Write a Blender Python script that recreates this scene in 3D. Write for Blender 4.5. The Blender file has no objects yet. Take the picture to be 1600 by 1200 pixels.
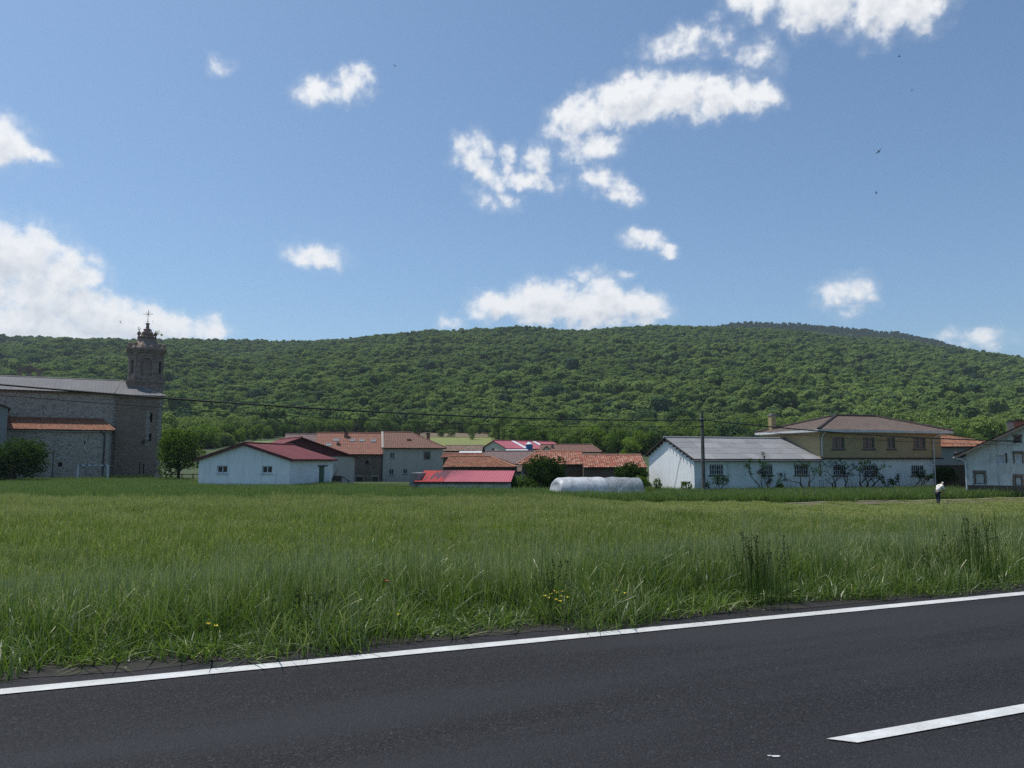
import bpy, math, random
import numpy as np
from mathutils import Vector, Matrix
R = math.radians
scene = bpy.context.scene
C = scene.collection

# ------------------------------------------------------------------ camera
EYE = 1.65
PITCH = math.atan(120 / 1230)
cd = bpy.data.cameras.new('camera')
cam = bpy.data.objects.new('camera', cd); C.objects.link(cam)
cam.location = (0, 0, EYE)
cam.rotation_euler = (R(90) + PITCH, 0, 0)
cd.sensor_width = 36; cd.lens = 36 * 1230 / 1600
cd.clip_start = 0.1; cd.clip_end = 12000
scene.camera = cam

# ------------------------------------------------------------------ view + render
scene.view_settings.view_transform = 'Standard'
scene.view_settings.look = 'None'
scene.view_settings.exposure = 0.43
scene.view_settings.gamma = 1
scene.view_settings.use_curve_mapping = False
scene.cycles.max_bounces = 6
scene.cycles.diffuse_bounces = 3
scene.cycles.transparent_max_bounces = 6
scene.cycles.caustics_reflective = False
scene.cycles.caustics_refractive = False
scene.cycles.use_denoising = False

# ------------------------------------------------------------------ sun + sky
SUN_EL, SUN_AZ = R(66), R(-64)            # azimuth from +Y, clockwise
sdir = Vector((math.sin(SUN_AZ) * math.cos(SUN_EL), math.cos(SUN_AZ) * math.cos(SUN_EL), math.sin(SUN_EL)))
sl = bpy.data.lights.new('sun', 'SUN'); sl.energy = 3.1; sl.angle = R(0.5); sl.color = (1, .96, .9)
so = bpy.data.objects.new('sun', sl); C.objects.link(so)
so.rotation_euler = sdir.to_track_quat('Z', 'Y').to_euler(); so.location = (0, 0, 60)


class N:
    """tiny node-tree writer"""
    def __init__(s, t): s.t = t; s.n = t.nodes; s.l = t.links
    def new(s, typ, **k):
        n = s.n.new(typ)
        for a, b in k.items(): setattr(n, a, b)
        return n
    def put(s, sock, v):
        if v is None: return
        if isinstance(v, bpy.types.NodeSocket): s.l.new(v, sock)
        else: sock.default_value = v
    def m(s, op, a, b=None, c=None, clamp=False):
        n = s.new('ShaderNodeMath', operation=op, use_clamp=clamp)
        s.put(n.inputs[0], a); s.put(n.inputs[1], b); s.put(n.inputs[2], c)
        return n.outputs[0]
    def v(s, op, a, b=None, c=None):
        n = s.new('ShaderNodeVectorMath', operation=op)
        s.put(n.inputs[0], a); s.put(n.inputs[1], b)
        if c is not None: s.put(n.inputs[2], c)
        return n.outputs[1] if op in ('LENGTH', 'DOT_PRODUCT', 'DISTANCE') else n.outputs[0]
    def mix(s, f, a, b, blend='MIX'):
        n = s.new('ShaderNodeMix', data_type='RGBA', blend_type=blend)
        s.put(n.inputs[0], f); s.put(n.inputs[6], a); s.put(n.inputs[7], b)
        return n.outputs[2]
    def ramp(s, f, lo, hi):
        n = s.new('ShaderNodeMapRange', interpolation_type='SMOOTHSTEP')
        s.put(n.inputs[0], f); n.inputs[1].default_value = lo; n.inputs[2].default_value = hi
        return n.outputs[0]
    def noise(s, vec, scale, detail=3, rough=.55, dist=0, col=False):
        n = s.new('ShaderNodeTexNoise')
        s.put(n.inputs['Vector'], vec); n.inputs['Scale'].default_value = scale
        n.inputs['Detail'].default_value = detail; n.inputs['Roughness'].default_value = rough
        n.inputs['Distortion'].default_value = dist
        return n.outputs[1] if col else n.outputs[0]


def c4(c): return (c[0], c[1], c[2], 1)


def direction(u, v):
    dx, dy = (u - 800) / 1230, (600 - v) / 1230
    return Vector((dx, math.cos(PITCH) - dy * math.sin(PITCH), math.sin(PITCH) + dy * math.cos(PITCH)))


world = bpy.data.worlds.new('World'); scene.world = world; world.use_nodes = True
wt = world.node_tree; wt.nodes.clear(); w = N(wt)
# cumulus clouds live in the sky dome as (azimuth, elevation) blobs, broken up by noise
BLOBS = [  # u, v, rx, ry, tilt, weight
 (0,222,58,44,0,1),(45,236,40,16,8,.8),
 (15,400,95,62,0,1.1),(105,425,62,44,20,1),(60,460,100,56,0,1),(150,494,150,44,8,1.1),(50,515,130,42,0,1.1),(255,507,85,30,10,1),(315,518,45,22,0,.7),(-60,440,110,100,0,1),
 (497,146,44,24,-5,.9),(550,134,40,26,-10,.8),(345,101,20,14,0,.4),
 (492,402,52,20,5,.8),
 (738,236,34,36,35,.75),(758,270,42,24,35,.8),(792,250,18,30,0,.75),(838,255,24,30,15,.8),(815,284,70,18,5,.8),(772,312,34,16,10,.36),
 (905,188,64,38,-15,.95),(985,158,92,46,-12,1.1),(1060,146,74,40,0,1),(1130,152,86,36,0,1),(1185,150,46,30,0,.9),(925,228,60,26,-8,.7),(1165,125,22,18,0,.5),
 (938,280,40,24,20,.8),(968,300,36,18,15,.75),
 (1008,378,38,20,15,.85),(1040,391,26,13,10,.75),
 (1060,68,66,24,-3,.6),(1125,66,44,20,5,.55),(1186,84,34,26,20,.34),
 (1185,-4,58,38,0,.8),(1280,4,92,50,5,1.05),(1380,8,100,54,0,1),(1440,18,58,38,0,.8),
 (785,478,62,26,-3,1),(855,474,84,36,0,1.15),(925,482,84,36,0,1.1),(948,458,44,28,20,.95),(1000,478,54,28,8,.95),
 (917,424,30,12,0,.65),(972,432,18,7,0,.4),(1322,462,42,30,0,.8),(1358,476,20,12,0,.5),
 (1522,530,52,16,5,.55),(706,505,20,12,0,.35),(1120,30,10,5,0,.1)]
cg = bpy.data.node_groups.new('cloud_density', 'ShaderNodeTree')
cg.interface.new_socket('P', in_out='INPUT', socket_type='NodeSocketVector')
cg.interface.new_socket('D', in_out='OUTPUT', socket_type='NodeSocketFloat')
g = N(cg)
gi = g.new('NodeGroupInput'); go = g.new('NodeGroupOutput')
P = gi.outputs[0]
warp = g.noise(P, 26, 3, .6, 0, True)
warp2 = g.v('MULTIPLY', g.v('SUBTRACT', warp, (.5, .5, .5)), (.035, .035, 0))
PW = g.v('ADD', P, warp2)
acc = None
for (u, v, rx, ry, tilt, wgt) in BLOBS:
    d = direction(u, v).normalized()
    az, el = math.atan2(d.x, d.y), math.asin(d.z)
    mp = g.new('ShaderNodeMapping', vector_type='TEXTURE')
    g.put(mp.inputs[0], PW)
    k = d.y
    mp.inputs[1].default_value = (az, el, 0)
    mp.inputs[2].default_value = (0, 0, -R(tilt))
    mp.inputs[3].default_value = (rx * 1.02 * k / 1230, ry * 1.0 * k / 1230, 1)
    r2 = g.v('DOT_PRODUCT', mp.outputs[0], mp.outputs[0])
    val = g.m('MULTIPLY_ADD', r2, -wgt * .9, wgt)
    acc = val if acc is None else g.m('SMOOTH_MAX', acc, val, .12)
n1 = g.noise(P, 48, 7, .52, .15)
n2 = g.noise(P, 160, 5, .6, .1)
nn = g.m('ADD', g.m('MULTIPLY', g.m('SUBTRACT', n1, .5), 2.1), g.m('MULTIPLY', g.m('SUBTRACT', n2, .5), .22))
acc = g.m('MAXIMUM', acc, -1.5)
tot = g.m('ADD', acc, nn)
cg.links.new(tot, go.inputs[0])

tc = w.new('ShaderNodeTexCoord')
sx = w.new('ShaderNodeSeparateXYZ'); w.put(sx.inputs[0], tc.outputs['Generated'])
az = w.m('ARCTAN2', sx.outputs[0], sx.outputs[1]); el = w.m('ARCSINE', sx.outputs[2])
cx = w.new('ShaderNodeCombineXYZ'); w.put(cx.inputs[0], az); w.put(cx.inputs[1], el)
d0 = w.new('ShaderNodeGroup'); d0.node_tree = cg; w.put(d0.inputs[0], cx.outputs[0])
d1 = w.new('ShaderNodeGroup'); d1.node_tree = cg
w.put(d1.inputs[0], w.v('ADD', cx.outputs[0], (-.006, .018, 0)))
alpha = w.m('ADD', w.m('MULTIPLY', w.ramp(d0.outputs[0], .0, .95), .8), w.m('MULTIPLY', w.ramp(d0.outputs[0], -.75, .7), .2))
thick = w.ramp(d0.outputs[0], .3, 1.5)
lit = w.m('SUBTRACT', d0.outputs[0], d1.outputs[0])
light = w.m('ADD', w.m('MULTIPLY', lit, .75), w.m('SUBTRACT', 1.02, w.m('MULTIPLY', thick, .62)), clamp=True)
sky = w.new('ShaderNodeTexSky', sky_type='NISHITA')
sky.sun_disc = False; sky.sun_elevation = SUN_EL; sky.sun_rotation = SUN_AZ
sky.altitude = 900; sky.air_density = 1.0; sky.dust_density = 2.6; sky.ozone_density = 2.0
CLOUD = 7.5
ccol = w.mix(light, (CLOUD * .56, CLOUD * .60, CLOUD * .67, 1), (CLOUD * .98, CLOUD * .99, CLOUD, 1))
skyc = w.mix(1.0, sky.outputs[0], (.82, .985, 1.04, 1), 'MULTIPLY')
colr = w.mix(w.m('MULTIPLY', alpha, .96), skyc, ccol)
bg = w.new('ShaderNodeBackground'); w.put(bg.inputs[0], colr); bg.inputs[1].default_value = .096
wo = w.new('ShaderNodeOutputWorld'); w.put(wo.inputs[0], bg.outputs[0])

# ------------------------------------------------------------------ helpers
rng = np.random.default_rng(7)
random.seed(7)


def at(u, v, Y):
    d = direction(u, v); t = Y / d.y
    return Vector((d.x * t, Y, EYE + d.z * t))


def hash2(ix, iy, seed=0):
    h = (ix.astype(np.int64) * 374761393 + iy.astype(np.int64) * 668265263 + seed * 982451653) & 0xffffffff
    h = ((h ^ (h >> 13)) * 1274126177) & 0xffffffff
    return ((h ^ (h >> 16)) & 0xffff) / 65535.0


def vnoise(x, y, seed=0):
    x = np.asarray(x, float); y = np.asarray(y, float)
    ix, iy = np.floor(x), np.floor(y); fx, fy = x - ix, y - iy
    fx = fx * fx * (3 - 2 * fx); fy = fy * fy * (3 - 2 * fy)
    a, b = hash2(ix, iy, seed), hash2(ix + 1, iy, seed)
    c, d = hash2(ix, iy + 1, seed), hash2(ix + 1, iy + 1, seed)
    return (a * (1 - fx) + b * fx) * (1 - fy) + (c * (1 - fx) + d * fx) * fy


def fbm(x, y, seed=0, o=4):
    s = 0; a = .5
    for i in range(o):
        s = s + a * vnoise(x * 2 ** i, y * 2 ** i, seed + i); a *= .5
    return s


def tag(o, label=None, cat=None, group=None, kind=None):
    if label: o['label'] = label
    if cat: o['category'] = cat
    if group: o['group'] = group
    if kind: o['kind'] = kind
    return o


def empty(name, loc, rz=0, label=None, cat=None, group=None):
    o = bpy.data.objects.new(name, None); C.objects.link(o)
    o.location = loc; o.rotation_euler = (0, 0, rz); o.empty_display_size = .3
    return tag(o, label, cat, group)


def mesh_np(name, V, F, mats, parent=None, uv=None, mi=None, smooth=False, link=True, col=None):
    """V (n,3); F (m,3|4) array or list of index lists"""
    me = bpy.data.meshes.new(name)
    V = np.asarray(V, np.float32)
    if isinstance(F, np.ndarray):
        k = F.shape[1]
        me.vertices.add(len(V)); me.vertices.foreach_set('co', V.ravel())
        me.loops.add(F.size); me.loops.foreach_set('vertex_index', F.ravel().astype(np.int32))
        me.polygons.add(len(F))
        me.polygons.foreach_set('loop_start', np.arange(0, F.size, k, dtype=np.int32))
        try: me.polygons.foreach_set('loop_total', np.full(len(F), k, dtype=np.int32))
        except Exception: pass
        me.update(calc_edges=True)
    else:
        me.from_pydata([tuple(map(float, v)) for v in V], [], F); me.update()
    if uv is not None:
        ul = me.uv_layers.new(name='UVMap')
        ul.data.foreach_set('uv', np.asarray(uv, np.float32).ravel())
    if mi is not None: me.polygons.foreach_set('material_index', np.asarray(mi, np.int32))
    if smooth: me.polygons.foreach_set('use_smooth', np.ones(len(me.polygons), bool))
    if col is not None:
        at_ = me.attributes.new('tint', 'FLOAT', 'POINT'); at_.data.foreach_set('value', np.asarray(col, np.float32))
    for m in (mats if isinstance(mats, (list, tuple)) else [mats]): me.materials.append(m)
    o = bpy.data.objects.new(name, me)
    if link: C.objects.link(o)
    if parent is not None: o.parent = parent
    return o


class MB:
    def __init__(s): s.V = []; s.F = []; s.M = []; s.UV = []
    def add(s, V, F, m=0, uv=None):
        n = len(s.V); s.V += [tuple(map(float, v)) for v in V]
        for i, f in enumerate(F):
            s.F.append([n + k for k in f]); s.M.append(m)
            s.UV += [(uv[k] if uv is not None else (0, 0)) for k in f]
        return s
    def box(s, x0, x1, y0, y1, z0, z1, m=0):
        V = [(x0,y0,z0),(x1,y0,z0),(x1,y1,z0),(x0,y1,z0),(x0,y0,z1),(x1,y0,z1),(x1,y1,z1),(x0,y1,z1)]
        return s.add(V, [(3,2,1,0),(4,5,6,7),(0,1,5,4),(1,2,6,5),(2,3,7,6),(3,0,4,7)], m)
    def quad(s, a, b, c, d, m=0): return s.add([a, b, c, d], [(0, 1, 2, 3)], m)
    def tube(s, path, radii, n=7, m=0, cap=True):
        path = [Vector(p) for p in path]
        if not hasattr(radii, '__len__'): radii = [radii] * len(path)
        V = []; F = []
        for i, p in enumerate(path):
            t = (path[min(i + 1, len(path) - 1)] - path[max(i - 1, 0)]).normalized()
            a = t.orthogonal().normalized() if i == 0 else (a0 - t * a0.dot(t)).normalized()
            a0 = a; b = t.cross(a)
            for k in range(n):
                th = 2 * math.pi * k / n
                V.append(p + (a * math.cos(th) + b * math.sin(th)) * radii[i])
        for i in range(len(path) - 1):
            for k in range(n):
                F.append((i * n + k, i * n + (k + 1) % n, (i + 1) * n + (k + 1) % n, (i + 1) * n + k))
        if cap: F += [tuple(reversed(range(n))), tuple((len(path) - 1) * n + k for k in range(n))]
        return s.add(V, F, m)
    def lathe(s, cx, cy, prof, n=16, m=0, phase=0):
        V = [(cx + r * math.cos(2*math.pi*k/n + phase), cy + r * math.sin(2*math.pi*k/n + phase), z) for (r, z) in prof for k in range(n)]
        F = [(i*n+k, i*n+(k+1) % n, (i+1)*n+(k+1) % n, (i+1)*n+k) for i in range(len(prof)-1) for k in range(n)]
        F += [tuple(reversed(range(n))), tuple((len(prof)-1)*n+k for k in range(n))]
        return s.add(V, F, m)
    def prism(s, poly, z0, z1, m=0):
        n = len(poly)
        V = [(x, y, z0) for x, y in poly] + [(x, y, z1) for x, y in poly]
        F = [tuple(reversed(range(n))), tuple(range(n, 2*n))] + [(k, (k+1) % n, n+(k+1) % n, n+k) for k in range(n)]
        return s.add(V, F, m)
    def slab(s, poly3, t, m=0):
        """planar 3D polygon given thickness t downwards along its normal"""
        p = [Vector(q) for q in poly3]; n = (p[1]-p[0]).cross(p[2]-p[0]).normalized()
        if n.z < 0: p.reverse(); n = -n
        k = len(p); V = [tuple(q - n * t) for q in p] + [tuple(q) for q in p]
        F = [tuple(reversed(range(k))), tuple(range(k, 2*k))] + [(i, (i+1) % k, k+(i+1) % k, k+i) for i in range(k)]
        return s.add(V, F, m)
    def build(s, name, mats, parent=None, smooth=False):
        me = bpy.data.meshes.new(name); me.from_pydata(s.V, [], s.F); me.update()
        ul = me.uv_layers.new(name='UVMap'); ul.data.foreach_set('uv', np.array(s.UV, np.float32).ravel())
        me.polygons.foreach_set('material_index', np.array(s.M, np.int32))
        if smooth: me.polygons.foreach_set('use_smooth', np.ones(len(s.F), bool))
        for m in (mats if isinstance(mats, (list, tuple)) else [mats]): me.materials.append(m)
        o = bpy.data.objects.new(name, me); C.objects.link(o)
        if parent is not None: o.parent = parent
        return o


# ------------------------------------------------------------------ materials
def new_mat(name):
    m = bpy.data.materials.new(name); m.use_nodes = True
    t = m.node_tree; t.nodes.clear(); n = N(t)
    out = n.new('ShaderNodeOutputMaterial')
    return m, n, out


def principled(n, out, col, rough=.8, bump=None, bstr=.3, bdist=.02, spec=.3, metal=0):
    p = n.new('ShaderNodeBsdfPrincipled')
    n.put(p.inputs['Base Color'], col); n.put(p.inputs['Roughness'], rough)
    n.put(p.inputs['Specular IOR Level'], spec); n.put(p.inputs['Metallic'], metal)
    if bump is not None:
        b = n.new('ShaderNodeBump'); b.inputs['Strength'].default_value = bstr; b.inputs['Distance'].default_value = bdist
        n.put(b.inputs['Height'], bump); n.put(p.inputs['Normal'], b.outputs[0])
    n.put(out.inputs[0], p.outputs[0])
    return p


def objco(n): return n.new('ShaderNodeTexCoord').outputs['Object']


def m_plain(name, c, rough=.6, var=.15, scale=3, metal=0, spec=.3, bump=0):
    m, n, out = new_mat(name); co = objco(n)
    f = n.noise(co, scale, 5, .6)
    c2 = tuple(x * (1 - var * 2) for x in c); c1 = tuple(min(1, x * (1 + var)) for x in c)
    col = n.mix(n.ramp(f, .25, .75), c4(c2), c4(c1))
    principled(n, out, col, rough, f if bump else None, bump or .3, .02, spec, metal)
    return m


def m_plaster(name, c, stain=(.2, .2, .18), amt=.5, scale=1.0, rough=.9, patchy=.5):
    """render with blotches, rain streaks and damp marks of their own shape"""
    m, n, out = new_mat(name); co = objco(n)
    big = n.noise(co, .45 * scale, 6, .65, .4)
    fine = n.noise(co, 7 * scale, 6, .7)
    st = n.noise(n.v('MULTIPLY', co, (2.2, 2.2, .22)), 1.3 * scale, 6, .7)
    base = n.mix(n.ramp(big, .3, .7), c4(tuple(x * (1 - .22 * patchy) for x in c)), c4(c))
    base = n.mix(n.m('MULTIPLY', n.ramp(fine, .45, .8), .25), base, c4(tuple(x * .75 for x in c)))
    mask = n.m('MULTIPLY', n.ramp(st, .52, .74), amt)
    base = n.mix(mask, base, c4(stain))
    principled(n, out, base, rough, n.m('ADD', fine, big), .35, .015)
    return m


def m_stone(name, c1, c2, mortar, scale=2.2, edge=.07, zs=1.35, mottling=.5):
    m, n, out = new_mat(name); co = objco(n)
    wv = n.v('ADD', n.v('MULTIPLY', co, (1, 1, zs)), n.v('MULTIPLY', n.noise(co, 3, 3, .6, 0, True), (.25, .25, .25)))
    v1 = n.new('ShaderNodeTexVoronoi', feature='DISTANCE_TO_EDGE'); n.put(v1.inputs['Vector'], wv); v1.inputs['Scale'].default_value = scale
    v2 = n.new('ShaderNodeTexVoronoi'); n.put(v2.inputs['Vector'], wv); v2.inputs['Scale'].default_value = scale
    sp = n.new('ShaderNodeSeparateColor'); n.put(sp.inputs[0], v2.outputs['Color'])
    f = n.noise(co, 12, 5, .7); bigf = n.noise(co, .35, 5, .6)
    col = n.mix(sp.outputs[0], c4(c1), c4(c2))
    col = n.mix(n.m('MULTIPLY', n.ramp(f, .35, .75), .5), col, c4(tuple(x * .55 for x in c1)))
    col = n.mix(n.ramp(v1.outputs[0], edge, edge * .3), col, c4(mortar))
    col = n.mix(n.m('MULTIPLY', n.ramp(bigf, .4, .7), mottling), col, c4(tuple(x * .6 for x in mortar)))
    principled(n, out, col, .92, n.m('ADD', n.ramp(v1.outputs[0], 0, edge * 1.5), n.m('MULTIPLY', f, .5)), .6, .03)
    return m


def m_brick(name, c1, c2, mortar, sx=.26, sz=.075):
    m, n, out = new_mat(name); co = objco(n)
    s = n.new('ShaderNodeSeparateXYZ'); n.put(s.inputs[0], co)
    cb = n.new('ShaderNodeCombineXYZ'); n.put(cb.inputs[0], n.m('ADD', s.outputs[0], s.outputs[1])); n.put(cb.inputs[1], s.outputs[2])
    b = n.new('ShaderNodeTexBrick'); n.put(b.inputs['Vector'], cb.outputs[0])
    b.inputs['Scale'].default_value = 1; b.inputs['Brick Width'].default_value = sx; b.inputs['Row Height'].default_value = sz
    b.inputs['Mortar Size'].default_value = .008; b.inputs['Bias'].default_value = 0
    b.inputs['Color1'].default_value = c4(c1); b.inputs['Color2'].default_value = c4(c2); b.inputs['Mortar'].default_value = c4(mortar)
    f = n.noise(co, .6, 6, .65)
    col = n.mix(n.m('MULTIPLY', n.ramp(f, .35, .7), .35), b.outputs[0], c4(tuple(x * .6 for x in c1)))
    principled(n, out, col, .85, n.noise(co, 9, 4), .3, .01)
    return m


def m_tiles(name, cs, pitch=.23, course=.4, lichen=(.16, .15, .11), lam=.4, rough=.85, dirt=.5):
    """per-tile colour from the roof's own UV (metres along the eave, metres up the slope)"""
    m, n, out = new_mat(name)
    uv = n.new('ShaderNodeUVMap', uv_map='UVMap').outputs[0]
    s = n.new('ShaderNodeSeparateXYZ'); n.put(s.inputs[0], uv)
    iu = n.m('FLOOR', n.m('DIVIDE', s.outputs[0], pitch)); iv = n.m('FLOOR', n.m('DIVIDE', s.outputs[1], course))
    cb = n.new('ShaderNodeCombineXYZ'); n.put(cb.inputs[0], iu); n.put(cb.inputs[1], iv)
    wn = n.new('ShaderNodeTexWhiteNoise', noise_dimensions='2D'); n.put(wn.inputs['Vector'], cb.outputs[0])
    rp = n.new('ShaderNodeValToRGB'); n.put(rp.inputs[0], wn.outputs[0])
    e = rp.color_ramp.elements
    e[0].position = 0; e[0].color = c4(cs[0]); e[1].position = 1; e[1].color = c4(cs[-1])
    for i, c in enumerate(cs[1:-1]):
        x = rp.color_ramp.elements.new((i + 1) / (len(cs) - 1)); x.color = c4(c)
    co = objco(n)
    f1 = n.noise(co, .7, 6, .65, .5); f2 = n.noise(co, 4, 5, .7)
    col = n.mix(n.m('MULTIPLY', n.ramp(f1, .48, .72), lam), rp.outputs[0], c4(lichen))
    col = n.mix(n.m('MULTIPLY', n.ramp(f2, .5, .8), dirt), col, c4(tuple(x * .4 for x in cs[0])))
    principled(n, out, col, rough, f2, .2, .01)
    return m


def m_foliage(name, c1, c2, c3=None, trans=.35, scale=.5, by='object', tint=False, straw=None, gloss=.01):
    m, n, out = new_mat(name); co = n.new('ShaderNodeNewGeometry').outputs['Position']
    oi = n.new('ShaderNodeObjectInfo')
    f = n.noise(co, scale, 4, .6)
    rnd = n.m('ADD', n.m('MULTIPLY', oi.outputs['Random'], .5), n.m('MULTIPLY', n.ramp(f, .3, .7), .5))
    col = n.mix(rnd, c4(c1), c4(c2))
    if c3 is not None:
        col = n.mix(n.ramp(oi.outputs['Random'], .82, .95), col, c4(c3))
    if straw is not None:
        a = n.new('ShaderNodeAttribute', attribute_name='tint')
        col = n.mix(a.outputs['Fac'], col, c4(straw))
    d = n.new('ShaderNodeBsdfDiffuse'); n.put(d.inputs[0], col)
    t = n.new('ShaderNodeBsdfTranslucent'); n.put(t.inputs[0], n.mix(.5, col, c4(tuple(min(1, x * k) for x, k in zip(c2, (1.5, 1.5, .6))))))
    ms = n.new('ShaderNodeMixShader'); ms.inputs[0].default_value = trans
    n.put(ms.inputs[1], d.outputs[0]); n.put(ms.inputs[2], t.outputs[0])
    g_ = n.new('ShaderNodeBsdfGlossy'); g_.inputs['Roughness'].default_value = .45
    m2 = n.new('ShaderNodeMixShader'); m2.inputs[0].default_value = gloss
    n.put(m2.inputs[1], ms.outputs[0]); n.put(m2.inputs[2], g_.outputs[0])
    n.put(out.inputs[0], m2.outputs[0])
    return m


def m_glass(name, c=(.02, .025, .03)):
    m, n, out = new_mat(name)
    principled(n, out, c4(c), .08, None, spec=.6)
    return m


M = {}
M['stone_church'] = m_stone('church_rubble', (.45, .385, .31), (.21, .165, .125), (.54, .48, .41), 2.3, .10, 2.3, .4)
M['stone_brown'] = m_stone('church_brown_stone', (.31, .235, .175), (.19, .14, .105), (.28, .22, .175), 2.4, .06, 2.2, .3)
M['stone_tower'] = m_stone('tower_ashlar', (.36, .27, .22), (.20, .15, .12), (.26, .21, .18), 2.0, .05, 1.6, .35)
M['stone_house'] = m_stone('house_rubble', (.26, .19, .14), (.12, .09, .07), (.22, .18, .15), 2.6, .07, 1.4, .3)
M['dressed'] = m_plaster('dressed_stone', (.34, .31, .27), (.14, .12, .1), .5)
M['white'] = m_plaster('whitewash', (.87, .87, .86), (.38, .38, .35), .5)
M['white_old'] = m_plaster('old_whitewash', (.66, .67, .66), (.2, .2, .18), .75, 1.2, patchy=1.1)
M['pale_blue'] = m_plaster('pale_blue_render', (.74, .78, .76), (.40, .43, .39), .55)
M['grey_render'] = m_plaster('grey_render', (.50, .45, .39), (.24, .21, .18), .6)
M['dirty_render'] = m_plaster('dirty_render', (.62, .64, .62), (.12, .11, .09), .85, 1.4, patchy=1.4)
M['dark_render'] = m_plaster('dark_brown_wall', (.12, .09, .07), (.05, .04, .035), .6)
M['concrete'] = m_plaster('concrete', (.27, .26, .25), (.12, .12, .11), .6)
M['cream'] = m_plaster('cream_render', (.62, .56, .44), (.4, .36, .3), .3)
M['brick'] = m_brick('yellow_brick', (.45, .345, .175), (.36, .27, .13), (.38, .33, .23))
M['brick_red'] = m_brick('red_brick', (.28, .12, .08), (.2, .08, .055), (.25, .2, .16))
M['tile_orange'] = m_tiles('orange_tiles', [(.25,.095,.05), (.32,.14,.08), (.19,.075,.045), (.34,.18,.11)], lam=.35)
M['tile_red'] = m_tiles('old_red_tiles', [(.30,.09,.055), (.40,.16,.10), (.18,.06,.04), (.46,.28,.20)], lam=.3, dirt=.7)
M['tile_house'] = m_tiles('terracotta_tiles', [(.23,.105,.075), (.26,.12,.085), (.20,.09,.065)], lam=.2, dirt=.3)
M['tile_brown'] = m_tiles('brown_tiles', [(.17,.09,.068), (.20,.105,.08), (.155,.08,.06)], lam=.25, dirt=.3)
M['tile_dark'] = m_tiles('dark_grey_brown_tiles', [(.13,.095,.08), (.16,.12,.10), (.11,.08,.07)], lam=.2, dirt=.3)
M['tile_ruin'] = m_tiles('weathered_tiles', [(.24,.13,.09), (.34,.22,.15), (.16,.10,.075), (.30,.26,.2)], lam=.5, dirt=.7)
M['fibre'] = m_tiles('fibre_cement', [(.23,.23,.235), (.20,.20,.21), (.26,.26,.265)], 1.05, 1.3, (.13, .12, .11), .5, dirt=.6)
M['slate'] = m_tiles('grey_sheet_roof', [(.15,.148,.148), (.135,.133,.135), (.165,.16,.16)], 1.1, 3, (.10, .10, .10), .4, dirt=.4)
M['purple'] = m_tiles('purple_grey_tiles', [(.17,.12,.115), (.20,.14,.13), (.15,.105,.10)], lam=.3, dirt=.4)
M['sheet_red'] = m_tiles('dark_red_sheet', [(.135,.026,.03), (.15,.03,.034), (.125,.024,.028)], 1.1, 5, (.13, .05, .045), .6, .8, .25)
M['sheet_scarlet'] = m_tiles('scarlet_sheet', [(.32,.03,.03), (.34,.033,.032), (.31,.03,.028)], 1.1, 5, (.28, .04, .04), .3, .8, .1)
M['sheet_pink'] = m_tiles('faded_pink_sheet', [(.36,.095,.12), (.39,.105,.13), (.34,.09,.115)], 1.1, 5, (.36, .12, .14), .3, .8, .1)
M['sheet_white'] = m_plain('white_sheet', (.7, .72, .74), .5, .08)
M['trim_red'] = m_plain('dark_red_trim', (.11, .022, .026), .5)
M['trim_dark'] = m_plain('dark_wood_trim', (.055, .04, .035), .7)
M['white_paint'] = m_plain('white_paint', (.6, .62, .64), .5, .08)
M['grey_metal'] = m_plain('grey_metal', (.22, .23, .24), .45, .1, metal=.4)
M['dark_metal'] = m_plain('dark_metal', (.03, .03, .033), .5)
M['iron'] = m_plain('rusty_iron', (.05, .04, .035), .7)
M['glass'] = m_glass('dark_glass')
M['glass_grey'] = m_glass('curtained_glass', (.10, .10, .10))
M['void'] = m_plain('unlit_opening', (.012, .011, .01), .9)
M['green_door'] = m_plain('green_door_paint', (.045, .12, .07), .6)
M['stone_sill'] = m_plain('dark_sill', (.10, .09, .085), .8)
M['skylight'] = m_plain('skylight_glass', (.16,.18,.2), .6)
M['blind'] = m_plain('white_blind', (.55, .57, .6), .7)
M['blue'] = m_plain('blue_metal', (.035, .12, .30), .5)
M['bark'] = m_plain('bark', (.055, .042, .033), .95, .3, 8, bump=.6)
M['pole'] = m_plain('weathered_pole', (.14, .13, .12), .9, .25, 5, bump=.4)
M['wood'] = m_plain('brown_wood', (.16, .09, .05), .8, .25)

# ------------------------------------------------------------------ the lie of the land
RA = math.atan(.4187); RCX, RCY = math.cos(RA), math.sin(RA)      # road direction


def along(a, s): return (a * RCX - s * RCY, a * RCY + s * RCX)


def sm(x): x = np.clip(x, 0, 1); return x * x * (3 - 2 * x)


RIDGE_U = [-900,-200,0,70,150,330,480,560,640,750,870,920,960,1020,1100,1200,1300,1400,1500,1600,2000,2600]
RIDGE_V = [540,532,528,525,528,530,530,525,517,512,514,515,509,506,508,513,521,528,541,558,600,640]
FAR_U = [-900,900,1100,1150,1200,1260,1320,1400,1460,1540,1640,2600]
FAR_V = [600,560,512,503,503,506,511,518,529,552,600,640]


def slope_of(u, v):
    d = direction(u, v); return d.z / d.y


RS = np.array([slope_of(u, v) for u, v in zip(RIDGE_U, RIDGE_V)])
RQ = np.array([direction(u, v).x / direction(u, v).y for u, v in zip(RIDGE_U, RIDGE_V)])
FS = np.array([slope_of(u, v) for u, v in zip(FAR_U, FAR_V)])
FQ = np.array([direction(u, v).x / direction(u, v).y for u, v in zip(FAR_U, FAR_V)])
Y0, YR, YF = 420., 1300., 2050.
ZG = -1.15


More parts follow.
